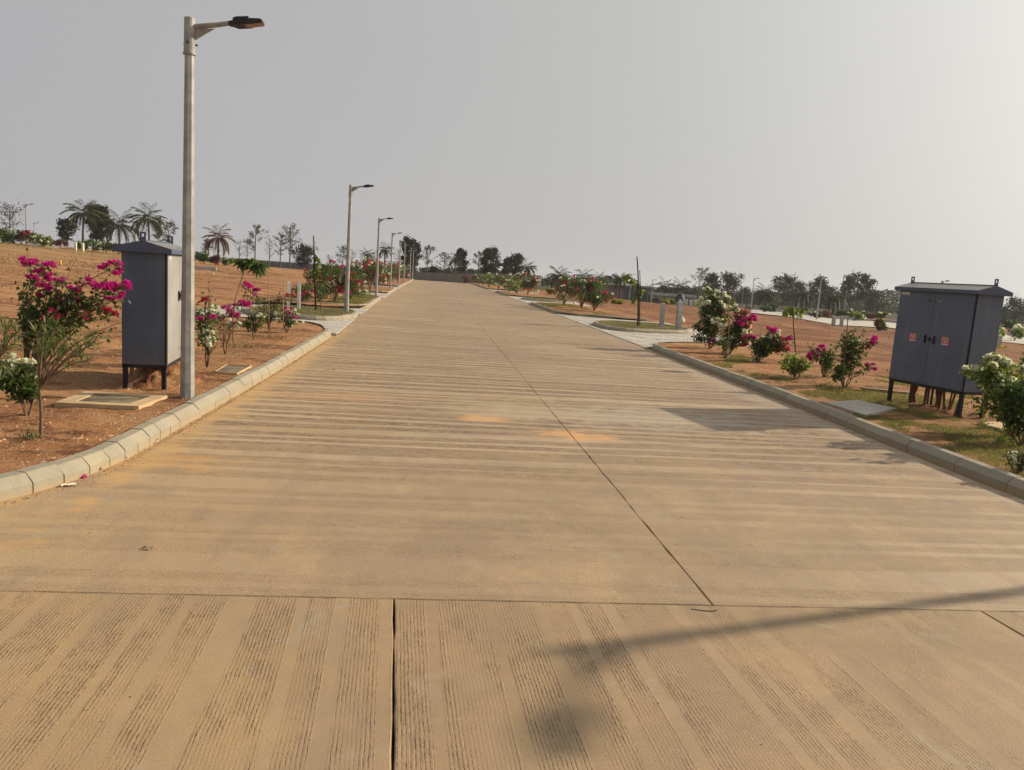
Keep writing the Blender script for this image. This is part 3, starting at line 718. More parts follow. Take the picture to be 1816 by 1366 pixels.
# dark ribbons added for the shading line round the ends of the first verges
def shade_strip(pts, label):
    P = chaikin(pts, 2, False); m = MB(); V = []
    for x, y in P: V += [(x, y, -0.02), (x, y, 0.135)]
    n = len(P); V2 = [(v[0] + 0.012, v[1] + 0.012, v[2]) for v in V]
    Fc = [(2*i, 2*i+2, 2*i+3, 2*i+1) for i in range(n-1)] + [(2*n + 2*i, 2*n + 2*i+1, 2*n + 2*i+3, 2*n + 2*i+2) for i in range(n-1)] + [(2*i+1, 2*i+3, 2*n+2*i+3, 2*n+2*i+1) for i in range(n-1)]
    m.add(V + V2, Fc); tag(m.build('shade_strip', MT['dstem']), label, 'shade_strip')
shade_strip([(-2.62, 19.5), (-2.95, 21.1), (-3.6, 21.95), (-5.2, 21.95), (-6.9, 21.8)], 'dark strip standing for shade around the end of the left dirt bed beside the paving')
shade_strip([(6.4, 21.2), (6.95, 22.05), (8.2, 22.75), (9.2, 22.72)], 'dark strip standing for shade around the end of the right dirt bed beside the paving')

# ------------------------------------------------------------------ street lamps
def make_lamp():
    r = empty('street_lamp', (0, 0, 0))
    m = MB(); m.tube([(0, 0, -0.1), (0, 0, 3.92)], 0.084, 0.051, 8); m.build('pole', MT['pole'], r)
    m = MB(); m.tube([(0, 0, 3.90), (0, 0, 4.27)], 0.060, 0.056, 16); m.tube([(0, 0, 3.885), (0, 0, 3.905)], 0.068, 0.068, 16)
    m.build('pole_cap', MT['pole'], r)
    for a in (0.5, 2.6, 4.7):
        m = MB(); m.tube([(0.055*math.cos(a), 0.055*math.sin(a), 4.0), (0.085*math.cos(a), 0.085*math.sin(a), 4.0)], 0.011, 0.011, 6); m.build('bolt', MT['black'], r)
    m = MB(); m.tube([(0.05, 0, 4.185), (0.30, 0, 4.228), (0.47, 0, 4.268)], 0.028, 0.024, 10); m.build('arm', MT['arm'], r)
    m = MB(); y = 0.004
    m.add([(0.055, -y, 4.165), (0.055, -y, 4.04), (0.27, -y, 4.185), (0.055, y, 4.165), (0.055, y, 4.04), (0.27, y, 4.185)], [(0, 1, 2), (5, 4, 3), (0, 3, 4, 1), (1, 4, 5, 2), (2, 5, 3, 0)])
    m.build('gusset', MT['arm'], r)
    m = MB()
    def hull(sec):   # list of x, half width, z bottom, z top
        V = []
        for x, w, zb, zt in sec: V += [(x, -w, zb), (x, w, zb), (x, w, zt), (x, -w, zt)]
        Fc = [(0, 3, 2, 1), tuple(4*(len(sec)-1) + q for q in (0, 1, 2, 3))]
        for i in range(len(sec) - 1):
            for j in range(4): k = (j+1) % 4; Fc.append((4*i+j, 4*i+k, 4*i+4+k, 4*i+4+j))
        m.add(V, Fc)
    hull([(0.42, 0.035, 4.215, 4.275), (0.475, 0.05, 4.21, 4.285)])
    hull([(0.475, 0.075, 4.21, 4.31), (0.51, 0.10, 4.205, 4.32), (0.65, 0.11, 4.225, 4.335), (0.655, 0.10, 4.235, 4.31), (0.77, 0.08, 4.262, 4.318), (0.79, 0.075, 4.258, 4.30)])
    hd = m.build('lamp_head', MT['head'], r)
    hd.scale = (1, 0.82, 0.72); hd.rotation_euler = (0, -0.05, 0); hd.location = (0.153, 0, 1.178)
    m = MB()
    for k in range(5): m.box((0.53 + 0.025*k, 0, 4.332), (0.006, 0.15, 0.018))
    m.build('cooling_fin', MT['head'], hd)
    m = MB(); V = [(0.60, -0.085, 4.215), (0.785, -0.065, 4.25), (0.785, 0.065, 4.25), (0.60, 0.085, 4.215)]
    m.add(V + [(a, b, c + 0.012) for a, b, c in V], [(3, 2, 1, 0), (4, 5, 6, 7), (0, 1, 5, 4), (1, 2, 6, 5), (2, 3, 7, 6), (3, 0, 4, 7)]); m.build('lamp_glass', MT['lens'], hd)
    return r
lamp = make_lamp()
LG = 'street lamps along the left kerb'
lamps = [((340, 703), None, 'nearest tall street lamp beside the grey cabinet, foot at the left kerb', 0),
         ((614, 553), None, 'second street lamp on the left, standing on the grass island with two white posts', 0),
         ((667, 523), None, 'third street lamp on the left, beside the big red and white flower bush', 0),
         ((695, 505.5), 63, 'fourth street lamp along the left kerb', 0), ((711, 502), 79, 'fifth street lamp along the left kerb, before the tall leafy tree', 0),
         ((718.5, 499), 92, 'sixth street lamp along the left kerb', 0), ((724, 497), 105, 'seventh street lamp along the left kerb', 0), ((733, 497), 119, 'last street lamp on the left, beside the end wall', 0)]
for i, (p, D, lab, rz) in enumerate(lamps):
    L_ = lamp if i == 0 else dup(lamp)
    q = at(*p) if D is None else Vector((float(kl(D)) - (0.55 if D < 100 else 0.25), D, VZ))
    if i == 0: q = Vector((-2.80, 9.20, VZ - 0.02))
    L_.location = (q.x, q.y, q.z - 0.01); L_.rotation_euler = (0, 0, math.radians(random.uniform(-3, 3)))
    if i: L_.scale = (1, 1, 1.03)
    tag(L_, lab, 'street lamp', LG)
Ls_ = dup(lamp); Ls_.location = (9.72, 5.93, VZ); Ls_.rotation_euler = (0, 0, math.radians(-92)); Ls_.scale = (1, 1, 1)
tag(Ls_, 'street lamp on the right corner whose shadow falls across the near concrete', 'street lamp', 'street lamp at the corner')
far = [(1453, 76, 0.25, 'tall pale street lamp in front of the far dark trees, right of the middle palm'), (1335, 100, 0.2, 'pale street lamp left of the small palm beyond the right field'),
       (1256, 150, 0.2, 'street lamp before the tall tree right of the low buildings'), (1194, 155, 0.2, 'street lamp just left of the conical canopy'),
       (1157, 143, 0.2, 'street lamp between the flat roofed building and the open shelter'), (1428, 165, 0.2, 'short looking far street lamp under the dark trees'),
       (1500, 125, 0.2, 'far street lamp behind the two pale posts by the far road'), (1665, 57, 0.3, 'street lamp whose head rises above the roof of the right cabinet'),
       (47, 88, 0.1, 'nearer of the two street lamps behind the far left bushes'), (61, 133, 0.1, 'farther of the two street lamps behind the far left bushes'),
       (1318, 165, 0.1, 'faint thin lamp post before the woods, left of the small palm'), (1118, 120, 0.1, 'lamp post in front of the flat roofed building'), (1783, 190, 0.1, 'tiny lamp post by the dark trees right of the cabinet')]
for x, D, rz, lab in far:
    L_ = dup(lamp); q = at_depth(x, D); L_.location = (q.x, q.y, float(gh(q.x, q.y)) - 0.02); L_.scale = (1, 1, 1.03)
    L_.rotation_euler = (0, 0, rz); tag(L_, lab, 'street lamp', 'far street lamps')

# ------------------------------------------------------------------ cabinets
def hinge_roof(r, w, dpt, z, over=0.09, rise=0.13, mats=None):
    """gabled sheet roof, ridge along local X (width)"""
    m = MB(); x = w/2 + over; y = dpt/2 + over; t = 0.055
    V = [(-x, -y, z), (x, -y, z), (x, y, z), (-x, y, z), (-x, -y, z + t), (x, -y, z + t), (x, y, z + t), (-x, y, z + t), (-x, 0, z + t + rise), (x, 0, z + t + rise)]
    m.add(V, [(3, 2, 1, 0), (0, 1, 5, 4), (2, 3, 7, 6), (4, 5, 9, 8), (6, 7, 8, 9), (1, 2, 6, 9, 5), (3, 0, 4, 8, 7)])
    rf = m.build('roof', MT['cabroof'], r)
    m = MB(); m.box((0, 0, z + t + rise + 0.004), (2*x, 0.03, 0.012)); m.build('ridge_cap', MT['cabroof'], rf)
    for s in (-1, 1):
        m = MB(); xx = s*(x - 0.02); z0 = z + t + rise - 0.02; h = 0.12; w2 = 0.035; hl = 0.012
        for (cy, cz, ey, ez) in ((-0.024, z0 + h/2, 0.022, h), (0.024, z0 + h/2, 0.022, h), (0, z0 + 0.03, 0.027, 0.06), (0, z0 + h - 0.011, 0.027, 0.022)):
            m.box((xx, cy, cz), (0.008, ey, ez))
        m.build('lifting_lug', MT['cabroof'], rf)
    return rf
def mound(name, cx, cy, rx, ry, h, label, mat='dirt', seed=0, n=26):
    X, Y = np.meshgrid(np.linspace(cx - rx*1.3, cx + rx*1.3, n*2), np.linspace(cy - ry*1.3, cy + ry*1.3, n*2))
    rr = np.sqrt(((X - cx)/rx)**2 + ((Y - cy)/ry)**2)
    g = np.array([[surf(x, y) for x in X[0]] for y in Y[:, 0]])
    Z = g - 0.03 + h*ss(1.15 - rr)*(1 + 0.9*fbm(X*7, Y*7, 4, seed)) + 0.02*fbm(X*14, Y*14, 3, seed+3)*(rr < 1.2)
    o = grid_obj(name, X, Y, Z, MT[mat]); tag(o, label, 'mound'); return o
def make_cabinet(A, B, dp, z0, z1, label, signs, doormat):          # A, B: feet of the door side
    d = (B - A).normalized(); ang = math.atan2(d.y, d.x)            # local +X points along the doors towards the viewer
    w = (B - A).length - 0.02
    nrm_ = Vector((-d.y, d.x, 0))                                   # points away from the road
    c = (A + B)/2 + nrm_*dp/2
    r = empty('electrical_cabinet', (c.x, c.y, VZ - 0.01), ang, label=label, cat='electrical cabinet')
    fy = -dp/2
    m = MB(); m.box((0, 0, (z0 + z1)/2), (w, dp, z1 - z0)); m.build('body', MT['cab'], r)
    sy = fy - 0.008
    zc = (z0 + z1)/2
    for s in (-1, 1):
        dw = w/2 - 0.014
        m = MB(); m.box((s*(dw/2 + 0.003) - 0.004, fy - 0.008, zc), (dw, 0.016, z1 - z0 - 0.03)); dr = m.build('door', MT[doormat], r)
        m = MB(); x = s*0.085
        m.box((x, fy - 0.024, 1.14), (0.022, 0.016, 0.13)); m.box((x, fy - 0.036, 1.14), (0.014, 0.012, 0.09)); m.build('handle', MT['black'], dr)
        m = MB(); m.tube([(s*0.10, fy - 0.014, 1.74), (s*0.10, fy - 0.022, 1.74)], 0.016, 0.016, 10); m.build('lock', MT['brass'] if s > 0 else MT['black'], dr)
        m = MB(); m.tube([(s*0.07, fy - 0.014, 0.45), (s*0.07, fy - 0.02, 0.45)], 0.010, 0.010, 8); m.build('lock', MT['black'], dr)
        if not signs: continue
        # danger sign
        cx = -0.335 if s < 0 else 0.29; sw = 0.135; sz = 1.14; y = fy - 0.0175
        m = MB(); m.box((cx, y, sz), (sw, 0.003, 0.125)); sg = m.build('danger_sign', MT['signr'], dr)
        m = MB()
        m.box((cx, y - 0.0022, sz - 0.050), (sw - 0.016, 0.0015, 0.018))
        m.box((cx, y - 0.0022, sz + 0.043), (sw - 0.016, 0.0015, 0.026))
        for q in (-1, 1):
            for k, (hh, ww) in enumerate(((0.006, 0.034), (0.006, 0.026), (0.006, 0.034))):
                m.box((cx + q*0.043, y - 0.0022, sz + 0.018 - 0.018*k), (ww, 0.0015, hh))
        m.tube([(cx, y - 0.001, sz + 0.006), (cx, y - 0.003, sz + 0.006)], 0.014, 0.014, 12); m.box((cx, y - 0.002, sz - 0.010), (0.014, 0.0015, 0.012))
        for ss_ in (-1, 1):
            V = [(cx - 0.018, y - 0.0028, sz - 0.028 - 0.006*ss_), (cx + 0.018, y - 0.0028, sz - 0.028 + 0.006*ss_), (cx + 0.018, y - 0.0028, sz - 0.023 + 0.006*ss_), (cx - 0.018, y - 0.0028, sz - 0.023 - 0.006*ss_)]
            m.add(V, [(0, 1, 2, 3)])
        m.build('sign_print', MT['signw'], sg)
        cu = bpy.data.curves.new('danger_text', 'FONT'); cu.body = 'DANGER'; cu.size = 0.030; cu.align_x = 'CENTER'; cu.align_y = 'CENTER'; cu.extrude = 0.0006
        to = bpy.data.objects.new('sign_lettering', cu); COL.objects.link(to)
        dg = bpy.context.evaluated_depsgraph_get(); me = bpy.data.meshes.new_from_object(to.evaluated_get(dg)); bpy.data.objects.remove(to)
        me.materials.clear(); me.materials.append(MT['signr'])
        to = bpy.data.objects.new('sign_lettering', me); COL.objects.link(to); to.parent = sg
        to.location = (cx, y - 0.0040, sz + 0.043); to.rotation_euler = (math.pi/2, 0, 0)
    m = MB(); m.box((0.004, fy - 0.003, zc), (0.006, 0.022, z1 - z0 - 0.02)); m.build('door_gap', MT['seam'], r)
    m = MB(); m.tube([(0.0, fy - 0.014, 1.14), (0.0, fy - 0.04, 1.14)], 0.026, 0.022, 12); m.build('lock', MT['black'], r)
    m = MB(); m.box((-w/2 + 0.12, fy - 0.018, z1 - 0.045), (0.17, 0.003, 0.05)); m.build('label_plate', MT['plate'], r)
    for q in (-1, 1):
        m = MB(); m.box((q*(w/2 + 0.001), fy + 0.004, zc), (0.010, 0.018, z1 - z0 - 0.002)); m.build('corner_gasket', MT['seam'], r)
    hinge_roof(r, w, dp, z1, 0.075, 0.085)
    for sx in (-1, 1):
        for sy in (-1, 1):
            m = MB(); m.box((sx*(w/2 - 0.03), sy*(dp/2 - 0.03), (z0 - 0.13)/2), (0.05, 0.05, z0 + 0.13)); m.build('leg', MT['black'], r)
    m = MB()
    m.box((0, fy + 0.025, z0 - 0.02), (w, 0.05, 0.045)); m.box((0, -fy - 0.025, z0 - 0.02), (w, 0.05, 0.045)); m.box((w/2 - 0.025, 0, z0 - 0.02), (0.05, dp, 0.045)); m.box((-w/2 + 0.025, 0, z0 - 0.02), (0.05, dp, 0.045))
    m.build('base_frame', MT['black'], r)
    rr = random.Random(5)
    for (x, rad) in ((-0.46, 0.035), (-0.42, 0.02), (-0.14, 0.022), (-0.09, 0.018), (-0.03, 0.022), (0.02, 0.02), (0.08, 0.018), (0.13, 0.024), (0.17, 0.024), (0.25, 0.02), (0.30, 0.018), (0.42, 0.014), (0.62, 0.035)):
        y0 = rr.uniform(-0.16, 0.1)
        m = MB(); m.tube([(x, y0, z0), (x + rr.uniform(-.01, .01), y0, z0 - 0.12), (x + rr.uniform(-.09, .09), y0 + rr.uniform(-.08, .05), -0.03)], rad, rad*0.9, 8); m.build('conduit', MT['rust'], r)
    return r
rc = make_cabinet(Vector((7.68, 11.93, 0)), Vector((7.97, 10.50, 0)), 0.52, 0.42, 1.88, 'wide grey double door electrical cabinet on legs right of the road', True, 'cab')
lc = make_cabinet(Vector((-3.20, 9.68, 0)), Vector((-3.36, 11.08, 0)), 0.50, 0.31, 1.67, 'tall grey electrical cabinet standing behind the nearest street lamp', False, 'cab_sunlit')
mound('dirt_mound', lc.location.x + 0.05, lc.location.y + 0.1, 0.55, 0.75, 0.26, 'heap of orange dirt under the left cabinet', seed=51)
st = MB(); st.box((0, 0, 0.22), (0.045, 0.03, 0.5)); o = st.build('wooden_stake', MT['wood'], origin=(0, 0, 0)); o.location = px3(231, 685, Vector((-3.7, 9.80, 0))); o.location.z = VZ - 0.02; o.rotation_euler = (0.0, 0.08, 0.5)
tag(o, 'short wooden stake leaning against the left cabinet', 'stake')

mound('dirt_mound', rc.location.x - 0.05, rc.location.y - 0.1, 0.40, 0.85, 0.09, 'low reddish dirt heap around the conduits of the right cabinet', seed=71)

# ------------------------------------------------------------------ inspection covers and small ground things
def cover(name, corners, z, hgt, label, k=0.66):
    r = empty(name, (sum(c[0] for c in corners)/4, sum(c[1] for c in corners)/4, z), label=label, cat='manhole cover'); ox, oy = r.location.x, r.location.y
    P = [np.array((c[0] - ox, c[1] - oy)) for c in corners]; I = [p*k for p in P]
    m = MB(); V = [(p[0], p[1], -0.08) for p in P] + [(p[0], p[1], hgt) for p in P] + [(p[0], p[1], hgt) for p in I] + [(p[0], p[1], hgt - 0.03) for p in I]
    Fc = []
    for i in range(4):
        j = (i+1) % 4; Fc += [(i, j, 4+j, 4+i), (4+i, 4+j, 8+j, 8+i), (8+i, 8+j, 12+j, 12+i)]
    m.add(V, Fc); m.build('cover_frame', MT['mframe'], r)
    m = MB(); m.add([(p[0]*0.99, p[1]*0.99, -0.05) for p in I] + [(p[0]*0.99, p[1]*0.99, hgt - 0.012) for p in I], [(4, 5, 6, 7)] + [(i, (i+1) % 4, 4 + (i+1) % 4, 4 + i) for i in range(4)])
    m.build('cover_lid', MT['mlid'], r)
    return r
pc = [at(*p) for p in ((97, 722), (246, 727), (300, 706), (152, 700))]
cover('manhole_cover', [(p.x, p.y) for p in pc], VZ - 0.02, 0.06, 'square concrete framed cover with dark lid left of the nearest lamp')
pc = [Vector((-3.05, 11.25, 0)), Vector((-2.72, 11.2, 0)), Vector((-2.72, 12.1, 0)), Vector((-3.1, 12.1, 0))]
cover('manhole_cover', [(p.x, p.y) for p in pc], VZ - 0.02, 0.05, 'smaller dark lidded cover just behind the nearest lamp post', 0.95)
q = at(1792, 765); m = MB(); n = 32
V = []
for (r_, z) in ((0.42, -0.05), (0.42, 0.045), (0.41, 0.055), (0.0, 0.058)): V += [(r_*math.cos(6.2832*i/n)*1.0, r_*math.sin(6.2832*i/n), z) for i in range(n)] if r_ else [(0, 0, z)]
Fc = [(k*n + i, k*n + (i+1) % n, (k+1)*n + (i+1) % n, (k+1)*n + i) for k in range(2) for i in range(n)] + [(2*n + i, 2*n + (i+1) % n, 3*n) for i in range(n)]
m.add(V, Fc); o = m.build('manhole_cover', MT['mframe'], origin=(0, 0, 0)); o.location = (q.x + 0.12, q.y, VZ); tag(o, 'round sandy concrete cover behind the white flowers at the right edge', 'manhole cover')
m = MB(); pc = [at(*p) for p in ((1462, 716), (1535, 740), (1590, 727), (1520, 714))]
m.add([(p.x, p.y, VZ - 0.05) for p in pc] + [(p.x, p.y, VZ + 0.028) for p in pc], [(4, 5, 6, 7)] + [(i, (i+1) % 4, 4 + (i+1) % 4, 4+i) for i in range(4)])
tag(m.build('concrete_slab', MT['paver']), 'flat grey concrete slab lying beside the right kerb before the wide cabinet', 'slab')
def sheet(name, px, py, w, l, rz, mat, label, cat, z=None, lift=0.012):
    q = at(px, py); m = MB(); nx = 5; V = []; 
    for j in range(nx):
        for i in range(nx): V.append(((i/(nx-1) - .5)*w, (j/(nx-1) - .5)*l, lift*abs(math.sin(i*1.3 + j*0.9)) + 0.003))
    Fc = [(j*nx+i, j*nx+i+1, (j+1)*nx+i+1, (j+1)*nx+i) for j in range(nx-1) for i in range(nx-1)]
    m.add(V, Fc); o = m.build(name, MT[mat], origin=(0, 0, 0)); o.location = (q.x, q.y, (q.z if z is None else z)); o.rotation_euler = (0, 0, rz); return tag(o, label, cat)
sheet('paper_scrap', 122, 862, 0.10, 0.05, 0.5, 'paper', 'cream paper scrap in the gutter at the left kerb', 'litter', 0.003)
sheet('paper_scrap', 225, 812, 0.05, 0.03, 0.2, 'paper', 'small pale scrap beside the magenta petals in the gutter', 'litter', 0.003)
q = at(274, 783); m = MB(); m.tube([(0.045*math.cos(a), 0.03*math.sin(a), 0.008 + 0.01*math.sin(a)) for a in np.linspace(0.4, 6.0, 14)], 0.006, 0.004, 5); o = m.build('dry_leaf_curl', MT['paper'], origin=(0, 0, 0)); o.location = (q.x, q.y, 0.004); tag(o, 'curled dry leaf lying at the foot of the left kerb', 'leaf')
def petals(px, py, n, r_, label, mat='magenta'):
    q = at(px, py); m = MB(); C = np.stack([RNG.normal(0, r_, n) , RNG.normal(0, r_*0.6, n), np.full(n, 0.008)], 1)
    D = rdir(n); D[:, 2] *= 0.3; m.leaves(C, D, rdir(n)*0.6 + [0, 0, 1], rnd(n, .03, .055), rnd(n, .026, .04), rnd(n)); o = m.build('fallen_petals', MT[mat], origin=(0, 0, 0)); o.location = (q.x, q.y, 0.002); tag(o, label, 'petals')
petals(147, 848, 5, 0.018, 'small pinch of purple petals at the left kerb joint')
petals(209, 814, 9, 0.03, 'loose magenta petals in the gutter before the long kerb stone')
petals(174, 834, 8, 0.04, 'brown dry leaves in the gutter between the two petal heaps', 'straw')
petals(262, 973, 2, 0.012, 'dark dry leaf lying alone on the left of the road', 'straw')
petals(590, 658, 6, 0.05, 'dry brown leaves along the left kerb farther up', 'straw')
# crack at the joint crossing
q = at(1255, 1080); m = MB()
P = [(-0.10, 0.012), (-0.06, 0.002), (-0.01, -0.010), (0.03, -0.006), (0.05, 0.006)]
m.add([(x, y + 0.004, 0) for x, y in P] + [(x, y - 0.004 - 0.004*(i in (1, 2, 3)), 0) for i, (x, y) in enumerate(P)], [(5+i, 6+i, i+1, i) for i in range(4)])
o = m.build('crack', MT['seam'], cross); o.location = (q.x, q.y - 0.02, 0.0015)

# ------------------------------------------------------------------ posts and markers
def post(p, w, h, mat, label, name='concrete_post', cat='post', grp=None, cham=True):
    m = MB(); m.box((0, 0, h/2 - 0.05), (w, w, h + 0.1)); m.box((0, 0, h + 0.012), (w, w, 0.024), taper=0.7)
    o = m.build(name, MT[mat], origin=(0, 0, 0)); o.location = p; o.rotation_euler = (random.uniform(-.02, .02), random.uniform(-.02, .02), random.uniform(-.3, .3)); return tag(o, label, cat, grp)
post(Vector((-4.62, 25.5, 0.11)), 0.10, 0.96, 'bollard', 'nearer white post at the end of the left grass island', grp='white posts on the left island')
post(Vector((-4.55, 27.1, 0.11)), 0.10, 0.94, 'bollard', 'farther white post at the end of the left grass island', grp='white posts on the left island')
pq = at(1173, 580); post(Vector((9.30, 30.1, 0.11)), 0.16, 0.96, 'gpost', 'left of the two grey concrete posts on the right island', grp='grey posts on the right island')
gp2 = post(Vector((9.62, 28.9, 0.11)), 0.18, 1.08, 'gpost', 'right of the two grey concrete posts, with white litter stuck to it', grp='grey posts on the right island')
m = MB(); m.leaves(np.array([[9.72, 28.8, 0.62], [9.71, 28.8, 0.66], [9.73, 28.78, 0.6]]), np.array([[.3, 0, -1.], [.1, -.2, -1], [.5, 0, -1]]), np.array([[0, -1., 0]]*3), 0.2, 0.1, [1, 1, 1]); tag(m.build('plastic_scrap', MT['whitef']), 'white plastic scrap caught beside the right grey post', 'litter')
def ppx(x, yb, yt, wpx, mat, label, D, name='concrete_post', cat='post', grp=None):
    q = at_depth(x, D); z = float(gh(q.x, q.y)); h = (yb - yt)/F*D; post(Vector((q.x, q.y, z)), max(wpx/F*D, 0.05), h, mat, label, name, cat, grp)
ppx(134, 440, 426, 3, 'white', 'left of the two small white posts before the far left bushes', 84, grp='far left white posts')
ppx(147, 441, 427, 3, 'white', 'right of the two small white posts before the far left bushes', 84, grp='far left white posts')
ppx(59, 435, 430, 2.4, 'white', 'tiny white post at the end of the low white kerb on the far left', 84)
ppx(106.5, 457, 450, 2.5, 'yellow', 'small yellow marker standing in the left dirt field', 50, 'marker', 'marker')
ppx(379, 469, 464, 1.5, 'white', 'tiny pale marker in the field right of the nearest lamp', 60, 'marker', 'marker')
ppx(1484, 577, 560, 5, 'gpost', 'left of the two pale posts beside the far road', 62, grp='far road posts')
ppx(1498, 577, 557, 5, 'gpost', 'right of the two pale posts beside the far road', 62, grp='far road posts')
ppx(1780, 610, 588, 8, 'gpost', 'pale square post right of the wide cabinet by the far road', 46)
ppx(1785.5, 612, 606, 5, 'yellow', 'low yellow marker beside the pale post right of the cabinet', 44, 'marker', 'marker')
for k, x in enumerate((1209, 1221, 1228)): ppx(x, 544, 534, 3.4, 'white', ('leftmost', 'middle', 'rightmost')[k] + ' of three small white posts under the open shelter', 128, grp='white posts at the shelter')
ppx(1311, 549, 538, 3.5, 'gpost', 'leftmost small pale post left of the far lamps', 100); ppx(1322, 551, 542, 4, 'gpost', 'pale post just left of the pale far lamp', 100)
q = at_depth(62, 84); m = MB(); m.box((0, 0, 0.02), (2.4, 0.2, 0.14), 0.4); o = m.build('low_kerb', MT['white'], origin=(0, 0, 0)); o.location = (q.x + 0.9, q.y, q.z); tag(o, 'low white kerb lying before the far left bushes', 'kerb')
q = at_depth(362, 70); m = MB(); m.box((0, 0, 0.1), (2.0, 0.5, 0.4), 0.2); o = m.build('low_block', MT['gpost'], origin=(0, 0, 0)); o.location = (q.x, q.y, float(gh(q.x, q.y))); tag(o, 'low pale block just right of the nearest lamp on the skyline', 'block')
m = MB(); m.box((0, 0, 0), (1.0, 0.14, 0.04), 0.1); o = m.build('wooden_plank', MT['wood'], origin=(0, 0, 0)); q = at(1545, 695); o.location = (q.x + .35, q.y, q.z + 0.03); o.rotation_euler = (0, 0.03, -0.3); tag(o, 'plank lying on the dirt behind the right cabinet', 'plank')

# ------------------------------------------------------------------ plants
def blossom(m, c, r, n, size=0.036):
    """cluster of three-bract flowers around c, gathered in a few sprays"""
    k = max(2, n//7); S0 = rdir(k)*(rnd(k)**0.5)[:, None]*np.array([r, r, r*0.75])
    P = S0[RNG.integers(0, k, n)] + rdir(n)*(rnd(n)**0.6)[:, None]*r*0.42 + np.asarray(c)
    for j in range(3):
        D = rdir(n); D[:, 2] = np.abs(D[:, 2])*0.6
        m.leaves(P, D, rdir(n), rnd(n, .7, 1.25)*size, rnd(n, .6, 1.0)*size, rnd(n), 0.3)
def leafy(m, P, n, spread, L, Wd, droop=0.3, tb=0.0):
    """n leaves scattered about the points P"""
    idx = RNG.integers(0, len(P), n); C = np.asarray(P)[idx] + RNG.normal(size=(n, 3))*spread
    D = rdir(n); D[:, 2] -= droop
    N = rdir(n)*0.7 + np.array([0, 0, 0.8])
    m.leaves(C, D, N, rnd(n, .6, 1.2)*L, rnd(n, .7, 1.15)*Wd, np.clip(rnd(n)*0.9 + tb, 0, 1), 0.18)
def bush(base, branches, label, cat='bush', name='bougainvillea', leafmat='leafd', leaf=0.052, lpb=40, blobs=(), group=None, stem=0.010, fsz=0.036, stemmat='stem', roots=3, depth=0.22):
    """branches: (px, py, flower colour or None, cluster radius in px, leaf count factor); blobs: (px, py, rx px, ry px, leaves)"""
    base = Vector(base); r = empty(name, base, label=label, cat=cat, group=group); b = np.array(base)
    leaf *= 1.22 if base.x > 0 else 1.08; lpb = int(lpb*(1.3 if base.x > 0 else 1.0))
    dist = math.hypot(base.x, base.y); pp = base.y/F*1.0
    S = MB(); Lf = MB(); fl = {}
    sp_ = 1.0 if base.x < 0 else 2.4; roots = roots if base.x < 0 else 6
    forks = [b + np.array([random.uniform(-.05, .05)*sp_, random.uniform(-.05, .05)*sp_, random.uniform(.08, .2)]) for _ in range(roots)]
    for f in forks: S.tube([b + [0, 0, -0.05], f], stem*1.3, stem, 6)
    for (x, y, colr, rad, lf) in branches:
        t = np.array(px3(x, y, base, random.uniform(-depth, depth))); f = forks[random.randrange(roots)]
        ln = np.linalg.norm(t - f); up = np.array([0, 0, ln*random.uniform(.15, .4)])
        path = bez(f, (f*0.5 + t*0.5) + up + RNG.normal(size=3)*0.05*ln, t, 9)
        S.tube(path, stem*0.8, stem*0.25, 5, cap=False)
        dense = path[3:] if ln > 0.3 else path[2:]
        fine = np.concatenate([dense[:-1]*(1-q) + dense[1:]*q for q in (0, .33, .66)])
        if base.x > 0: leafy(Lf, path[1:5], int(lpb*lf*.35), 0.05, leaf, leaf*.66)
        leafy(Lf, fine, int(1.35*lpb*lf), 0.028 + 0.02*ln, leaf, leaf*0.66)
        if colr:
            rm = rad*pp; m = fl.setdefault(colr, MB())
            for _ in range(4):
                c = t + RNG.normal(size=3)*rm*0.8*np.array([1, .7, .7]) + [0, 0, rm*.3]; blossom(m, c, rm*0.6, max(4, int((20 if colr == 'whitef' else 20)*min(1.6, rm/0.08))), fsz*(1.0 if colr == 'whitef' else 1))
            leafy(Lf, t + RNG.normal(size=(6, 3))*rm*0.5, 14, 0.02, leaf*0.9, leaf*0.6)
    for _ in range(4):
        x, y = branches[random.randrange(len(branches))][:2]; f = forks[random.randrange(roots)]
        t = f + (np.array(px3(x, y, base)) - f)*random.uniform(1.12, 1.4) + [random.uniform(-.12, .12), random.uniform(-.12, .12), random.uniform(-.02, .10)]
        path = bez(f, (f + t)/2 + [0, 0, .12], t, 10); S.tube(path, stem*0.5, stem*0.18, 4, cap=False); leafy(Lf, path[4:], 16, 0.012, leaf*.85, leaf*.55)
    for (x, y, rx, ry, n) in blobs:
        c = np.array(px3(x, y, base, random.uniform(-.1, .1))); n = int(n*(0.6 if base.x > 0 else 0.65)); k = max(8, n//8)
        P = c + rdir(k)*(rnd(k)**0.4)[:, None]*np.array([rx*pp, min(rx, ry)*pp, ry*pp]); leafy(Lf, P, n, 0.03, leaf, leaf*0.68)
        for _ in range(3):
            e = P[random.randrange(k)]; S.tube(bez(forks[0], (forks[0] + e)/2 + [0, 0, .1], e, 6), stem*0.6, stem*0.2, 4, cap=False)
    S.build('stem', MT[stemmat], r, origin=b); Lf.build('foliage', MT[leafmat], r, origin=b)
    for k, m in fl.items(): m.build('blossom', MT[k], r, origin=b)
    return r
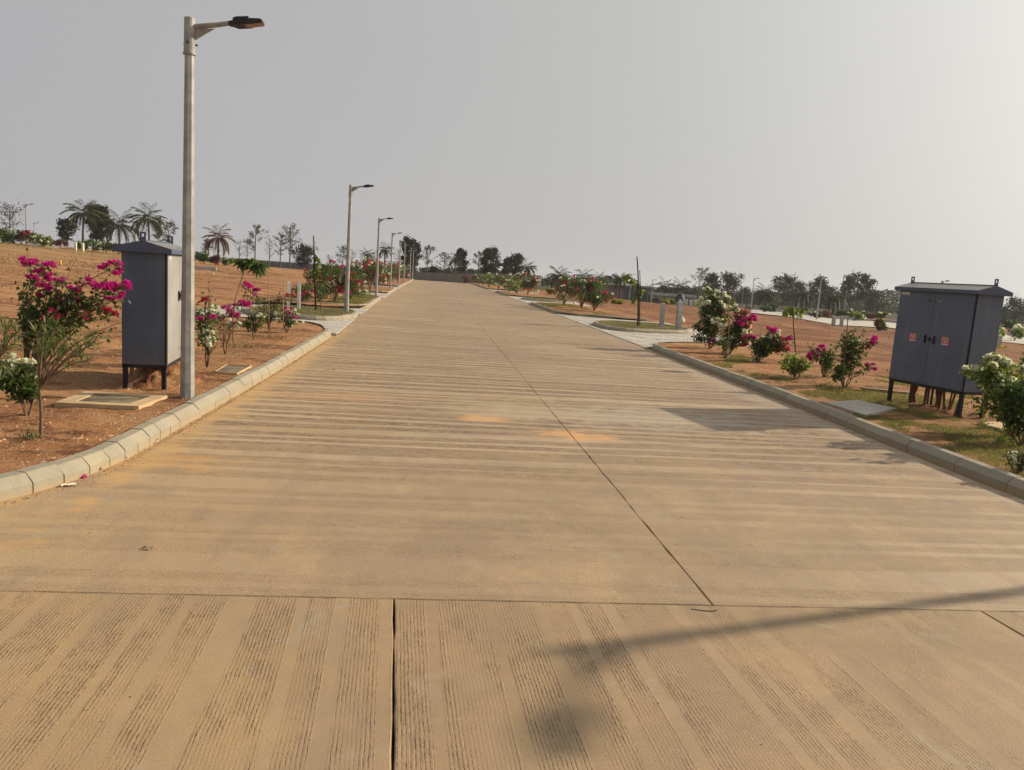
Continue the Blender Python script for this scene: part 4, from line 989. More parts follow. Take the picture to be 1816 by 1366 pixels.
def cane(px, pyb, pyt, label, D=None, rad=0.011, mat='cane', lean=0.0):
    b = at(px, pyb) if D is None else at_depth(px, D); b = Vector(b); t = px3(px + lean, pyt, b)
    m = MB(); p = [np.array(b) + [0, 0, -.1]] + [np.array(b)*(1-k) + np.array(t)*k + RNG.normal(size=3)*rad*0.5 for k in (.35, .7, 1)]
    m.tube(p, rad, rad*0.8, 6); return tag(m.build('cane', MT[mat], origin=np.array(b)), label, 'cane')

random.seed(11)
# --- near left
B1 = at(50, 715)
bush(B1, [(66, 487, 'magenta', 17, .7), (80, 478, 'magenta', 14, .5), (88, 500, 'magenta', 9, .6), (58, 502, 'magenta', 9, .6), (202, 478, 'magenta', 15, .45), (192, 508, None, 0, 1.0), (160, 500, None, 0, .8),
          (215, 512, 'magenta', 12, .6), (190, 514, 'magenta', 15, .8), (175, 522, 'magenta', 14, .8), (207, 530, 'magenta', 9, .7), (132, 545, 'magenta', 17, 1), (120, 538, 'magenta', 8, .8), (138, 518, 'magenta', 6, 1), (84, 520, 'magenta', 8, .8),
          (38, 520, None, 0, .8), (42, 500, None, 0, .7), (108, 500, 'magenta', 5, 1), (178, 550, 'red', 9, .9), (200, 556, 'red', 8, .7), (100, 565, 'red', 7, .9), (60, 560, None, 0, 1.3), (150, 560, 'red', 5, 1.2), (222, 570, None, 0, .6)],
     'large magenta bougainvillea arching towards the left cabinet', lpb=40, leaf=0.062, blobs=[(60, 553, 24, 10, 110), (95, 543, 26, 9, 100), (115, 525, 24, 7, 60), (150, 532, 26, 8, 70), (45, 590, 10, 22, 110), (42, 530, 6, 25, 50)], group='bougainvilleas on the left verge', stem=0.012)
B2 = at(48, 737)
bush(B2, [(20, 648, 'whitef', 9, .8), (36, 652, 'whitef', 13, .8), (48, 648, 'whitef', 9, .6), (8, 652, 'whitef', 8, .8), (10, 680, None, 0, 1.2), (50, 683, None, 0, 1.1), (30, 675, None, 0, 1.0), (60, 692, None, 0, .7), (-10, 665, 'whitef', 8, 1)],
     'white flowering bougainvillea at the left edge of the photo', lpb=42, leaf=0.062, blobs=[(8, 675, 16, 14, 110), (45, 685, 20, 8, 80)], group='bougainvilleas on the left verge', stem=0.011)
def oleander(b, tips, label, L=0.13, extra=()):
    b = Vector(b); r = empty('oleander', b, label=label, cat='shrub', group='narrow leaved shrubs on the left verge'); ba = np.array(b); S = MB(); Lf = MB()
    fk = ba + [0.0, 0, 0.42]; S.tube([ba + [0, 0, -.05], ba + [0.01, 0, .2], fk], 0.016, 0.012, 7)
    for (x, y) in tips:
        t = np.array(px3(x, y, b, random.uniform(-.25, .25))); path = bez(fk, (fk + t)/2 + [0, 0, 0.12], t, 9); S.tube(path, 0.009, 0.004, 5, cap=False)
        for k in range(5, 9):
            n = 5 if k < 8 else 10; dr = path[k] - path[k-1]; dr /= np.linalg.norm(dr)
            D = rdir(n)*0.8 + dr*0.7; D[:, 2] -= 0.05
            Lf.leaves(np.repeat(path[k][None], n, 0), D, np.tile([0, 0, 1.], (n, 1)) + rdir(n)*0.4, rnd(n, .7, 1.15)*L, rnd(n, .8, 1.2)*L*0.13, rnd(n), 0.12)
    S.build('stem', MT['stem'], r, origin=ba); Lf.build('foliage', MT['leafo'], r, origin=ba); return r
oleander(at(72, 775), [(80, 575), (65, 590), (98, 580), (110, 600), (130, 615), (150, 600), (165, 612), (175, 595), (140, 630), (90, 612), (155, 640), (75, 620), (105, 635)], 'narrow leaved green shrub in front of the magenta bougainvillea', 0.125)
oleander(at(-12, 745), [(5, 580), (15, 600), (-10, 570), (10, 620), (25, 610), (0, 640), (20, 575), (-20, 600), (30, 590), (12, 650)], 'narrow leaved shrub cut by the left edge of the photo', 0.13)
def tuft(px, py, n, h, label, mat='leafo', name='grass_tuft', w=0.010, cat='grass tuft', spread=0.03):
    q = at(px, py); m = MB(); C = np.stack([RNG.normal(0, spread, n), RNG.normal(0, spread, n), np.zeros(n)], 1); D = rdir(n); D[:, 2] = np.abs(D[:, 2]) + 0.4
    m.leaves(C, D, rdir(n), rnd(n, .5, 1.1)*h, w, rnd(n)); o = m.build(name, MT[mat], origin=(0, 0, 0)); o.location = q
    if n > 100: o.name = 'dry_weeds'; return tag(o, label, 'weeds', kind='stuff')
    return tag(o, label, cat)
tuft(53, 778, 34, 0.12, 'small grey green tuft at the foot of the narrow leaved shrub')
tuft(480, 602, 230, 0.13, 'low dry brown weed patch in front of the left bougainvilleas', 'straw', spread=0.24); tuft(425, 616, 200, 0.12, 'sparse dry weed on the dirt right of the nearest lamp', 'straw', spread=0.22)
# --- behind the nearest lamp
bush(at(367, 652), [(352, 552, 'whitef', 8, .8), (370, 556, 'whitef', 9, .8), (378, 548, 'whitef', 6, .8), (350, 575, 'whitef', 8, .8), (358, 590, 'whitef', 9, .8), (378, 606, 'whitef', 10, .6), (362, 600, 'whitef', 6, .8), (345, 565, 'magenta', 8, .6), (368, 567, 'magenta', 8, .6), (372, 520, None, 0, .8), (366, 535, 'red', 5, .8), (385, 558, None, 0, 1)],
     'white and magenta bougainvillea half hidden by the nearest lamp', lpb=30, leaf=0.055, blobs=[(358, 605, 10, 12, 80), (365, 575, 10, 12, 70)], group='bougainvilleas on the left verge')
bush(at(400, 628), [(398, 560, 'magenta', 13, .5), (410, 562, 'magenta', 12, .5), (422, 540, 'magenta', 8, .4), (432, 540, 'magenta', 8, .4), (385, 562, 'magenta', 8, .6), (380, 552, None, 0, .8), (425, 575, 'whitef', 4, .6), (408, 572, 'whitef', 4, .4)],
     'low bougainvillea with a flat magenta bunch right of the nearest lamp', lpb=26, leaf=0.05, group='bougainvilleas on the left verge')
bush(at(448, 603), [(450, 560, None, 0, 1.2), (462, 575, None, 0, 1.2), (435, 570, None, 0, 1.2), (470, 555, None, 0, 1), (440, 510, 'magenta', 8, .4), (452, 514, 'magenta', 8, .4), (432, 507, 'magenta', 5, .4), (466, 562, 'whitef', 4, 1), (425, 570, None, 0, 1)],
     'dark leafy bougainvillea with one high magenta tuft beside a cane', lpb=45, leaf=0.055, blobs=[(450, 572, 22, 16, 240)], group='bougainvilleas on the left verge')
bush(at(478, 588), [(470, 532, None, 0, 1), (455, 530, None, 0, 1), (489, 537, 'red', 6, .7), (500, 530, None, 0, 1), (512, 527, 'red', 4, .8), (480, 545, None, 0, 1), (490, 560, 'whitef', 5, 1), (468, 562, 'whitef', 4, 1), (520, 525, 'salmon', 4, .6)],
     'dark airy bougainvillea with small crimson bunches between two canes', lpb=38, leaf=0.055, leafmat='leafd', blobs=[(468, 530, 24, 7, 130), (482, 560, 22, 12, 170)], group='bougainvilleas on the left verge')
bush(at(508, 590), [(507, 553, 'magenta', 6, .6), (514, 563, 'magenta', 6, .6), (522, 555, 'whitef', 5, .6), (524, 573, 'whitef', 6, .6), (498, 556, None, 0, 1), (515, 575, 'whitef', 4, .6)],
     'small magenta and white bougainvillea nearest the paved drive on the left', lpb=34, leaf=0.055, blobs=[(508, 568, 12, 12, 130)], group='bougainvilleas on the left verge')
cane(445, 600, 506, 'thin cane standing in the dark leafy bougainvillea'); cane(477, 590, 494, 'thin cane behind the airy bougainvillea with crimson bunches'); cane(503, 590, 484, 'tallest of the three canes on the left verge')
def sapling(b, path_px, crown, label, leafmat='leafd', L=0.16, Wd=0.07, stemmat='stem', rad=0.014, droop=0.9, name='young_tree', splits=()):
    b = Vector(b); r = empty(name, b, label=label, cat='young tree'); ba = np.array(b); S = MB(); Lf = MB()
    P = [ba + [0, 0, -.06]] + [np.array(px3(x, y, b)) for x, y in path_px]
    Q = [P[0]]
    for i in range(len(P)-1): Q += [P[i]*(1-k) + P[i+1]*k for k in (.5, 1)]
    S.tube(Q, rad, rad*0.55, 7)
    pp = b.y/F
    for (x, y, rx, ry, n) in crown:
        c = np.array(px3(x, y, b, random.uniform(-.1, .1))); k = max(6, n//5); PP = c + rdir(k)*(rnd(k)**.5)[:, None]*np.array([rx*pp, rx*pp, ry*pp])
        idx = RNG.integers(0, k, n); D = rdir(n); D[:, 2] -= droop
        Lf.leaves(PP[idx], D, rdir(n)*0.6 + [0, 0, .6], rnd(n, .6, 1.1)*L, rnd(n, .7, 1.1)*Wd, rnd(n), 0.15)
        j = Q[-1] if not len(splits) else np.array(Q[splits[0]])
        for _ in range(4): e = PP[random.randrange(k)]; S.tube(bez(j, (j + e)/2 + [0, 0, .06], e, 5), rad*0.4, rad*0.15, 4, cap=False)
    S.build('stem', MT[stemmat], r, origin=ba); Lf.build('foliage', MT[leafmat], r, origin=ba); return r
sapling(at(419, 616), [(413, 605), (413, 565), (417, 530), (425, 505), (433, 480)], [(432, 462, 9, 6, 26), (447, 463, 10, 5, 30), (462, 470, 10, 6, 34), (455, 472, 8, 5, 20)], 'young tree leaning right with drooping dark leaves on the left verge', L=0.24, Wd=0.075, rad=0.012)
sapling(at(560, 551), [(559, 520), (557, 480), (557, 450), (556, 418)], [(562, 462, 5, 8, 26), (558, 478, 6, 6, 30), (562, 485, 5, 4, 20)], 'dark bare staked pole with a leafy twig on the left island', leafmat='leafl', L=0.22, Wd=0.10, stemmat='dstem', rad=0.035, splits=(6,))
bush(at(568, 549), [(562, 522, None, 0, 1), (575, 520, None, 0, 1), (570, 515, None, 0, 1)], 'small green shrub left of the second lamp', cat='shrub', name='shrub', leaf=0.09, lpb=26)

def cloud_bush(c, w, h, cols, label, n=900, leafmat='leafd', leaf=0.09, fl=(), group=None, seed=0, name='bougainvillea', fs=0.07, cat='bush', fr=0.2):
    """bushy clump at ground point c with spread w, height h; cols = list of (material, share)"""
    c = Vector(c); r = empty(name, c, label=label, cat=cat, group=group); ca = np.array(c); g = np.random.default_rng(seed + 100)
    nl = 9; lobes = np.stack([g.uniform(-.36, .36, nl)*w, g.uniform(-.25, .25, nl)*w, g.uniform(.30, .86, nl)*h], 1); lr = g.uniform(.12, .26, nl)*min(w, h*1.2)
    Lf = MB(); S = MB(); k = int(n*1.4)
    idx = g.integers(0, nl, k); P = ca + lobes[idx] + rdir(k)*(rnd(k)**.35*lr[idx])[:, None]*np.array([1.15, 1.15, 1]); P[:, 2] = np.maximum(P[:, 2], ca[2] + 0.05)
    D = rdir(k); D[:, 2] -= .15
    Lf.leaves(P, D, rdir(k)*.8 + [0, 0, .7], rnd(k, .7, 1.2)*leaf, rnd(k, .5, .8)*leaf, rnd(k))
    for i in range(nl): S.tube(bez(ca, ca + lobes[i]*[.3, .3, .7], ca + lobes[i], 6), 0.022, 0.008, 5, cap=False)
    S.build('stem', MT['stem'], r, origin=ca); Lf.build('foliage', MT[leafmat], r, origin=ca)
    for (mat, cnt) in cols:
        m = MB()
        for _ in range(cnt):
            i = g.integers(0, nl); q = ca + lobes[i] + rdir(1)[0]*lr[i]*np.array([1.25, 1.25, 1.1]); q[2] = max(q[2], ca[2] + .15)
            blossom(m, q, fr*0.55*random.uniform(.6, 1.2), 9, fs)
        m.build('blossom', MT[mat], r, origin=ca)
    return r
GBL = 'flowering bushes lining the left of the road'; GBR = 'flowering bushes lining the right of the road'
cloud_bush((-4.15, 33.6, VZ), 2.0, 1.55, [('red', 26), ('whitef', 16), ('magenta', 8)], 'big crimson and white bush behind the second lamp', 1700, leaf=0.09, group=GBL, seed=1)
cloud_bush((-5.1, 36.4, VZ), 2.0, 1.7, [('red', 30), ('whitef', 20)], 'crimson and white bush left of the third lamp', 1500, leaf=0.1, group=GBL, seed=2)
cloud_bush((-3.9, 37.6, VZ), 1.6, 1.35, [('whitef', 18), ('red', 10)], 'mostly white bush just left of the third lamp foot', 1100, leaf=0.1, group=GBL, seed=3)
cloud_bush((-5.2, 31.8, VZ), 1.2, 0.8, [('magenta', 12), ('red', 8)], 'low dark magenta bush beside the second paved drive on the left', 600, leaf=0.085, group=GBL, seed=4)
for i, (x, y, w, h, a, b, lab) in enumerate([(-4.0, 50.5, 1.8, 1.9, 22, 14, 'red and white bush between the third and fourth lamps'), (-4.8, 54, 2.2, 2.2, 26, 10, 'tall red bush behind the third lamp'), (-4.3, 59, 2.0, 1.8, 16, 12, 'red and white bush before the fourth lamp'),
        (-4.6, 67, 2.4, 2.2, 26, 6, 'dense crimson bush right of the fourth lamp'), (-4.3, 74, 2.4, 2.1, 24, 6, 'crimson bush before the fifth lamp'), (-4.4, 84, 2.6, 2.1, 14, 14, 'pale green and red bush behind the fifth lamp'), (-4.3, 95, 2.6, 2.1, 10, 12, 'bush before the sixth lamp'), (-4.6, 108, 3, 2.2, 12, 8, 'last bush before the end wall on the left')]):
    cloud_bush((x, y, VZ), w, h, [('red', a), ('whitef', b)], lab, 800, leaf=0.13, group=GBL, seed=10 + i, fs=0.1, fr=0.3)

# --- right verge
GR = 'bougainvilleas on the right verge'
bush(at(1258, 618), [(1240, 537, 'whitef', 6, 1), (1252, 532, 'whitef', 5, 1), (1262, 522, 'whitef', 5, 1), (1268, 530, 'whitef', 5, 1), (1280, 525, 'whitef', 4, 1), (1290, 530, 'whitef', 4, 1), (1245, 548, 'whitef', 6, 1), (1258, 540, 'whitef', 7, 1), (1282, 543, 'whitef', 5, 1), (1290, 545, 'whitef', 5, 1), (1242, 555, None, 0, 1), (1265, 560, None, 0, 1), (1275, 558, 'magenta', 8, .5), (1280, 556, 'magenta', 6, .5), (1228, 580, None, 0, 1), (1236, 577, None, 0, .8), (1272, 512, None, 0, .8), (1255, 515, 'whitef', 4, .8), (1250, 565, 'whitef', 4, 1), (1235, 602, None, 0, 1), (1230, 598, None, 0, .8), (1270, 568, 'whitef', 5, .8)],
     'tallest white flowering bougainvillea right of the grey posts', leafmat='leafd', lpb=44, leaf=0.075, blobs=[(1250, 575, 14, 22, 260), (1255, 550, 22, 14, 200), (1282, 540, 20, 14, 170), (1268, 528, 14, 14, 110)], group=GR, fsz=0.06)
bush(at(1292, 628), [(1270, 572, 'whitef', 6, .8), (1276, 580, 'whitef', 6, .8), (1300, 580, None, 0, 1), (1312, 570, 'magenta', 8, .5), (1322, 570, 'magenta', 9, .5), (1330, 567, 'magenta', 9, .5), (1306, 575, 'magenta', 8, .6), (1318, 575, 'red', 8, .6), (1288, 584, 'whitef', 7, .8), (1298, 583, 'whitef', 6, .8), (1316, 586, 'whitef', 7, .8), (1327, 584, 'whitef', 6, .8), (1310, 552, 'salmon', 5, .6), (1322, 555, 'salmon', 6, .5), (1302, 548, 'whitef', 5, .6), (1325, 602, 'red', 7, .6), (1322, 612, 'red', 6, .6), (1308, 605, 'whitef', 8, .8), (1300, 612, 'whitef', 6, .8), (1262, 607, 'magenta', 4, .8), (1270, 610, None, 0, 1)],
     'white and magenta bougainvillea with a broad pink band of blossom', lpb=36, leaf=0.07, blobs=[(1295, 595, 12, 22, 200), (1315, 600, 16, 14, 160), (1290, 565, 10, 12, 80)], group=GR, fsz=0.055)
bush(at(1343, 641), [(1367, 588, 'magenta', 7, .5), (1372, 592, 'magenta', 6, .5), (1372, 600, 'whitef', 5, .6), (1362, 603, 'red', 8, .6), (1372, 605, 'red', 8, .6), (1385, 608, 'red', 8, .6), (1392, 618, 'red', 7, .6), (1382, 622, 'red', 6, .6), (1402, 600, 'magenta', 5, .5), (1355, 600, 'whitef', 4, .8), (1380, 596, 'whitef', 4, .6), (1345, 605, None, 0, 1), (1335, 610, None, 0, 1), (1330, 600, 'magenta', 5, .8), (1360, 625, None, 0, 1), (1398, 628, None, 0, .8)],
     'bougainvillea with crimson bunches around a thin leaning cane', lpb=42, leaf=0.07, blobs=[(1350, 615, 16, 14, 220), (1340, 632, 8, 10, 90), (1375, 615, 20, 10, 170)], group=GR, fsz=0.05)
bush(at(1285, 636), [(1275, 605, None, 0, .8), (1292, 600, None, 0, .8), (1283, 615, None, 0, .8)], 'small dark leafy sprig in front of the white and pink bougainvilleas', lpb=34, leaf=0.06, group=GR, cat='shrub', name='shrub')
bush(at(1411, 672), [(1395, 638, None, 0, 1.1), (1408, 632, None, 0, 1.1), (1425, 636, None, 0, 1), (1432, 650, None, 0, .9), (1385, 645, None, 0, .8), (1400, 650, None, 0, 1), (1440, 648, None, 0, .6)],
     'bright green leafy shrub without flowers on the right verge', cat='shrub', name='shrub', leafmat='leafl', lpb=46, leaf=0.062, blobs=[(1408, 652, 18, 13, 230)], group=GR)
bush(at(1462, 668), [(1442, 630, 'magenta', 7, .5), (1438, 636, 'magenta', 5, .5), (1458, 620, 'magenta', 6, .5), (1450, 625, None, 0, .9), (1472, 625, None, 0, .9), (1435, 618, None, 0, .8), (1485, 615, None, 0, .8), (1470, 645, None, 0, 1), (1478, 640, None, 0, .8)],
     'low bougainvillea with two magenta bunches beside the green shrub', lpb=32, leaf=0.062, blobs=[(1466, 640, 16, 14, 110)], group=GR, fsz=0.045)
bush(at(1497, 688), [(1505, 590, None, 0, .9), (1515, 583, None, 0, .8), (1500, 605, None, 0, 1), (1520, 612, None, 0, 1), (1515, 600, None, 0, .8), (1535, 605, None, 0, .6), (1547, 607, 'magenta', 6, .7), (1552, 603, 'magenta', 5, .5), (1542, 652, 'magenta', 7, .5), (1525, 645, None, 0, .8), (1490, 650, None, 0, 1), (1480, 668, None, 0, .9), (1495, 590, None, 0, .5), (1510, 625, None, 0, 1)],
     'tall dark leaved bougainvillea with a magenta tip next to the wide cabinet', lpb=42, leaf=0.062, blobs=[(1514, 612, 14, 20, 240), (1492, 655, 12, 14, 130)], group=GR, fsz=0.045)
cane(1494, 692, 556, 'pale cane with small twigs left of the wide cabinet', lean=10, mat='stem'); cane(1344, 640, 575, 'thin cane leaning right behind the crimson bougainvillea', lean=7)
cane(1293, 630, 524, 'thin cane standing behind the white bougainvillea')
sapling(at(1411, 655), [(1411, 630), (1409, 600), (1407, 575), (1407, 560)], [(1404, 550, 12, 7, 60), (1415, 552, 10, 6, 44), (1395, 556, 7, 5, 26), (1422, 556, 6, 5, 20)], 'young tree with thin trunk and flat leafy top over the right verge', leafmat='leafl', L=0.14, Wd=0.05, stemmat='dstem', rad=0.016)
sapling(at(1131, 579), [(1132, 560), (1132, 530), (1132, 500), (1131, 475), (1129.5, 455)], [(1115, 492, 11, 9, 60), (1124, 503, 6, 8, 26), (1135, 520, 5, 6, 26), (1127, 530, 4, 5, 20)], 'bare dark pole tree with a leafy side branch on the right island', leafmat='leafl', L=0.24, Wd=0.12, stemmat='dstem', rad=0.04, splits=(6,))
cane(1135, 579, 480, 'thin dark stick tied beside the bare pole on the right island', rad=0.02, mat='dstem')
# right edge white bush
bush(at(1790, 775), [(1712, 657, 'whitef', 5, .6), (1720, 662, 'whitef', 5, .6), (1730, 655, 'whitef', 7, .7), (1742, 660, 'whitef', 7, .8), (1755, 634, 'whitef', 5, .7), (1765, 637, 'whitef', 6, .7), (1775, 642, 'whitef', 6, .7), (1783, 648, 'whitef', 6, .7), (1795, 650, 'whitef', 5, .7), (1745, 640, None, 0, .8), (1760, 650, 'whitef', 6, .8), (1770, 668, 'whitef', 6, .8), (1785, 680, 'whitef', 8, .8), (1768, 682, 'whitef', 6, .8), (1812, 655, 'whitef', 5, .8), (1815, 690, 'whitef', 5, .8), (1805, 670, None, 0, 1), (1748, 680, None, 0, .8), (1755, 700, 'whitef', 5, .8), (1740, 720, None, 0, .8), (1780, 715, 'whitef', 4, 1), (1800, 710, None, 0, 1.2), (1726, 712, None, 0, .5)],
     'big white flowering bougainvillea over the corner of the wide cabinet', leafmat='leafl', lpb=40, leaf=0.06, blobs=[(1765, 665, 26, 18, 230), (1735, 660, 22, 8, 90)], group=GR, fsz=0.042)
bush(at(1812, 790), [(1800, 700, None, 0, 1.3), (1815, 680, 'whitef', 4, 1.2), (1790, 720, None, 0, 1.3), (1780, 735, None, 0, 1), (1825, 700, None, 0, 1.2), (1800, 740, None, 0, .8), (1835, 660, 'whitef', 5, 1), (1775, 700, None, 0, 1)],
     'dark leaved bougainvillea cut by the right edge of the photo', leafmat='leafd', lpb=50, leaf=0.065, blobs=[(1805, 710, 26, 26, 420), (1785, 700, 16, 20, 160)], group=GR)
bush(at(1805, 838), [(1795, 812, 'whitef', 6, .5), (1808, 808, 'whitef', 7, .5), (1815, 820, 'whitef', 7, .5), (1800, 822, 'whitef', 5, .5), (1825, 812, 'whitef', 8, .5)],
     'low clump of small white flowers against the right kerb', name='flower_clump', cat='flowers', lpb=30, leaf=0.035, fsz=0.024, depth=0.08)
def bigleaf(px, py, n, L, label):
    q = at(px, py); m = MB(); C = np.stack([RNG.normal(0, .05, n), RNG.normal(0, .05, n), rnd(n, .0, .08)], 1); n_s = [m.tube([(0, 0, -.02), tuple(q_)], .004, .003, 4) for q_ in C]; D = rdir(n); D[:, 2] = D[:, 2]*.5 + .2
    m.leaves(C, D, rdir(n)*.4 + [0, 0, 1], rnd(n, .7, 1.1)*L, rnd(n, .5, .7)*L, rnd(n)); o = m.build('broadleaf_weed', MT['leafl'], origin=(0, 0, 0)); o.location = q; tag(o, label, 'weed')
bigleaf(1775, 785, 12, .13, 'broad leaved weed with folded leaves before the round cover'); bigleaf(1738, 760, 16, .10, 'broad leaved weed at the foot of the white bougainvillea'); bigleaf(1735, 735, 14, .10, 'broad leaved weed right of the near cabinet leg')
cane(1744, 742, 688, 'pale wooden stake under the white bougainvillea', rad=0.018, mat='cane')

# --- right roadside bushes
def big_rb(px, D, w, h, cols, lab, n, seed, lm='leafd', leaf=0.1, fs=0.08, fr=0.2):
    q = at_depth(px, D); cloud_bush((q.x, q.y, VZ - .02), w, h, cols, lab, n, leafmat=lm, leaf=leaf, group=GBR, seed=seed, fs=fs, fr=fr)
big_rb(1058, 42, 1.9, 1.75, [('magenta', 18), ('red', 8), ('whitef', 8)], 'large dark bush with magenta flowers beside the right island drive', 2000, 41)
big_rb(1035, 44.5, 1.9, 1.9, [('red', 12), ('whitef', 26)], 'white and red bush in the middle of the big right clump', 1500, 42)
big_rb(1003, 47, 1.5, 1.9, [('red', 18), ('whitef', 16)], 'tall red and white bush at the road side of the big right clump', 1100, 43)
for i, (px, D, w, h, a, b, lab, lm) in enumerate([(938, 66, 2.0, 2.0, 22, 18, 'red and white bush right of the road between two islands', 'leafd'), (918, 70, 2.2, 1.7, 4, 26, 'white bush behind the farther right island', 'leafl'), (905, 76, 2.2, 1.5, 6, 4, 'green bush with few flowers on the right', 'leafd'),
        (885, 84, 2.6, 1.7, 4, 16, 'pale flowering bush farther along the right', 'leafd'), (868, 94, 2.6, 1.5, 3, 10, 'light green bush near the end of the road on the right', 'leafl'), (850, 103, 3.0, 1.5, 8, 4, 'reddish green bush near the end wall', 'leafl'), (835, 112, 2.6, 1.2, 8, 2, 'last reddish bush before the end wall on the right', 'leafb')]):
    big_rb(px, D, w, h, [('red', a), ('whitef', b)], lab, 900, 50 + i, lm, 0.14, 0.1, 0.3)
# --- far bushes
def far_bushes(items, grp, base=200, leaf=0.24, n=420):
    for i, (px, D, wpx, hpx, lm, cols, lab) in enumerate(items):
        q = at_depth(px, D); cloud_bush((q.x, q.y, float(gh(q.x, q.y))), wpx/F*D, hpx/F*D, cols, lab, n, leafmat=lm, leaf=leaf, group=grp, seed=base + i, fs=0.16, fr=0.4, name='bush')
far_bushes([(5, 88, 40, 26, 'leafd', [('whitef', 10)], 'dark green bush at the left edge on the skyline'), (25, 86, 36, 28, 'leafd', [('whitef', 3)], 'green bush under the sparse far left tree'), (38, 84, 22, 26, 'leafb', [('red', 5)], 'reddish brown bush left of the far left lamp'),
            (60, 86, 26, 26, 'leafd', [('whitef', 7)], 'feathery green bush around the far left lamps'), (80, 84, 24, 20, 'leafl', [('whitef', 10)], 'white flowering bush right of the far left lamps'), (107, 96, 40, 13, 'leafb', [('red', 3)], 'low brown hedge left of the two white posts'),
            (146, 90, 18, 16, 'leafl', [], 'light green bush behind the right small white post'), (165, 88, 30, 20, 'leafd', [('whitef', 16)], 'white flowering bush at the foot of the tallest palm'), (188, 90, 28, 18, 'leafd', [('whitef', 10)], 'green and white bush below the slender dark trees'),
            (210, 88, 28, 18, 'leafb', [('red', 5), ('whitef', 4)], 'brown and red bush just left of the cabinet roof'), (240, 92, 30, 14, 'leafd', [], 'dark bush behind the left cabinet roof'), (300, 92, 40, 14, 'leafd', [('red', 3)], 'dark bush behind the cabinet lugs'),
            (362, 92, 22, 18, 'leafd', [], 'dark bush right of the nearest lamp on the skyline'), (382, 90, 18, 16, 'leafb', [('red', 4)], 'reddish bush under the reddish palm'), (402, 92, 24, 14, 'leafl', [('whitef', 5)], 'pale green bush right of the reddish palm'), (425, 96, 24, 12, 'leafd', [], 'low dark bush under the bare trees'), (345, 95, 24, 16, 'leafd', [], 'dark bush just left of the nearest lamp')],
           'bushes along the far left skyline', 200)
far_bushes([(1400, 88, 20, 12, 'leafl', [('whitef', 3)], 'light bush by the far road left of the flat topped sapling'), (1450, 82, 26, 14, 'leafd', [('whitef', 6)], 'bush by the far road behind the pale lamp'), (1470, 84, 20, 15, 'leafb', [('salmon', 6)], 'brownish bush right of the pale far lamp'),
            (1520, 80, 24, 17, 'leafl', [('whitef', 6)], 'light green bush right of the two pale far road posts'), (1535, 82, 18, 18, 'leafd', [('whitef', 5)], 'darker bush beyond the far road bend'), (1567, 58, 18, 22, 'leafd', [('salmon', 16)], 'pink flowered bush just left of the wide cabinet'),
            (1360, 95, 22, 10, 'leafd', [('whitef', 3)], 'low bush by the far road under the middle palm'), (1295, 80, 28, 22, 'leafl', [], 'light green bush behind the tallest white bougainvillea'), (1375, 98, 16, 15, 'leafd', [], 'small dark bush left of the flat topped sapling'),
            (1775, 60, 26, 22, 'leafl', [('whitef', 10)], 'white flowering bush right of the wide cabinet'), (1808, 56, 30, 24, 'leafl', [('whitef', 12)], 'white flowering bush at the right edge by the far road'), (1180, 100, 18, 10, 'leafy', [], 'yellowish scrub before the low buildings'),
            (1192, 110, 22, 11, 'leafl', [], 'pale green scrub behind the left grey post'), (1098, 60, 20, 6, 'leafy', [], 'yellow weeds right of the big right clump'), (975, 78, 30, 10, 'leafy', [], 'yellow weeds between the right roadside bushes'), (1560, 92, 40, 15, 'leafd', [('whitef', 6)], 'dark bush beyond the far road left of the wide cabinet'), (1425, 96, 26, 13, 'leafd', [('salmon', 4)], 'dark bush beyond the far road behind the flat topped sapling'), (1495, 92, 24, 15, 'leafd', [('whitef', 4)], 'dark bush behind the two pale far road posts'), (1545, 86, 26, 14, 'leafb', [('red', 4)], 'brownish bush beyond the far road bend'), (1795, 74, 40, 26, 'leafd', [], 'dark bush behind the white flowering bushes at the right edge'), (1500, 100, 60, 13, 'leafb', [('whitef', 6)], 'brown hedge along the far side of the far road'), (1340, 120, 60, 8, 'leafb', [], 'low brown hedge below the far woods')],
           'bushes across the right field', 300)

# ------------------------------------------------------------------ end wall of precast panels
def wall(pts, label, step=1.75, grp=None):
    r = empty('precast_wall', pts[0][:3] if False else (0, 0, 0), label=label, cat='wall', group=grp)
    pm = MB(); pm.box((0.5, 0, 0.5), (1, 0.06, 1)); pm_o = pm.build('panel', MT['cwall'], r); first = True
    qm = MB(); qm.box((0, 0, 0.5), (0.16, 0.14, 1)); qm_o = qm.build('wall_post', MT['cwall'], r); firstq = True
    for (x0, y0, zb0, zt0), (x1, y1, zb1, zt1) in zip(pts[:-1], pts[1:]):
        L_ = math.hypot(x1 - x0, y1 - y0); n = max(1, round(L_/step)); a = math.atan2(y1 - y0, x1 - x0)
        for i in range(n):
            t = i/n; t2 = (i + .5)/n; x = x0 + (x1 - x0)*t; y = y0 + (y1 - y0)*t; zb = zb0 + (zb1 - zb0)*t2; zt = zt0 + (zt1 - zt0)*t2
            o = pm_o if first else dup(pm_o, r); first = False
            o.location = (x, y, zb); o.rotation_euler = (0, 0, a); o.scale = (L_/n, 1, zt - zb + random.uniform(-.02, .02))
            o = qm_o if firstq else dup(qm_o, r); firstq = False
            o.location = (x, y, zb); o.rotation_euler = (0, 0, a); o.scale = (1, 1, zt - zb + 0.05)
    return r
def wp(px, D, ytop, hgt=None, zb=None):
    q = at_depth(px, D); zt = EYE + (hor(px) - ytop)/F*D
    return (q.x, q.y, (zt - hgt) if hgt else zb, zt)
wall([wp(735, 123, 482, 1.5), wp(829, 123, 486.5, 1.5)], 'grey precast wall closing the end of the road')
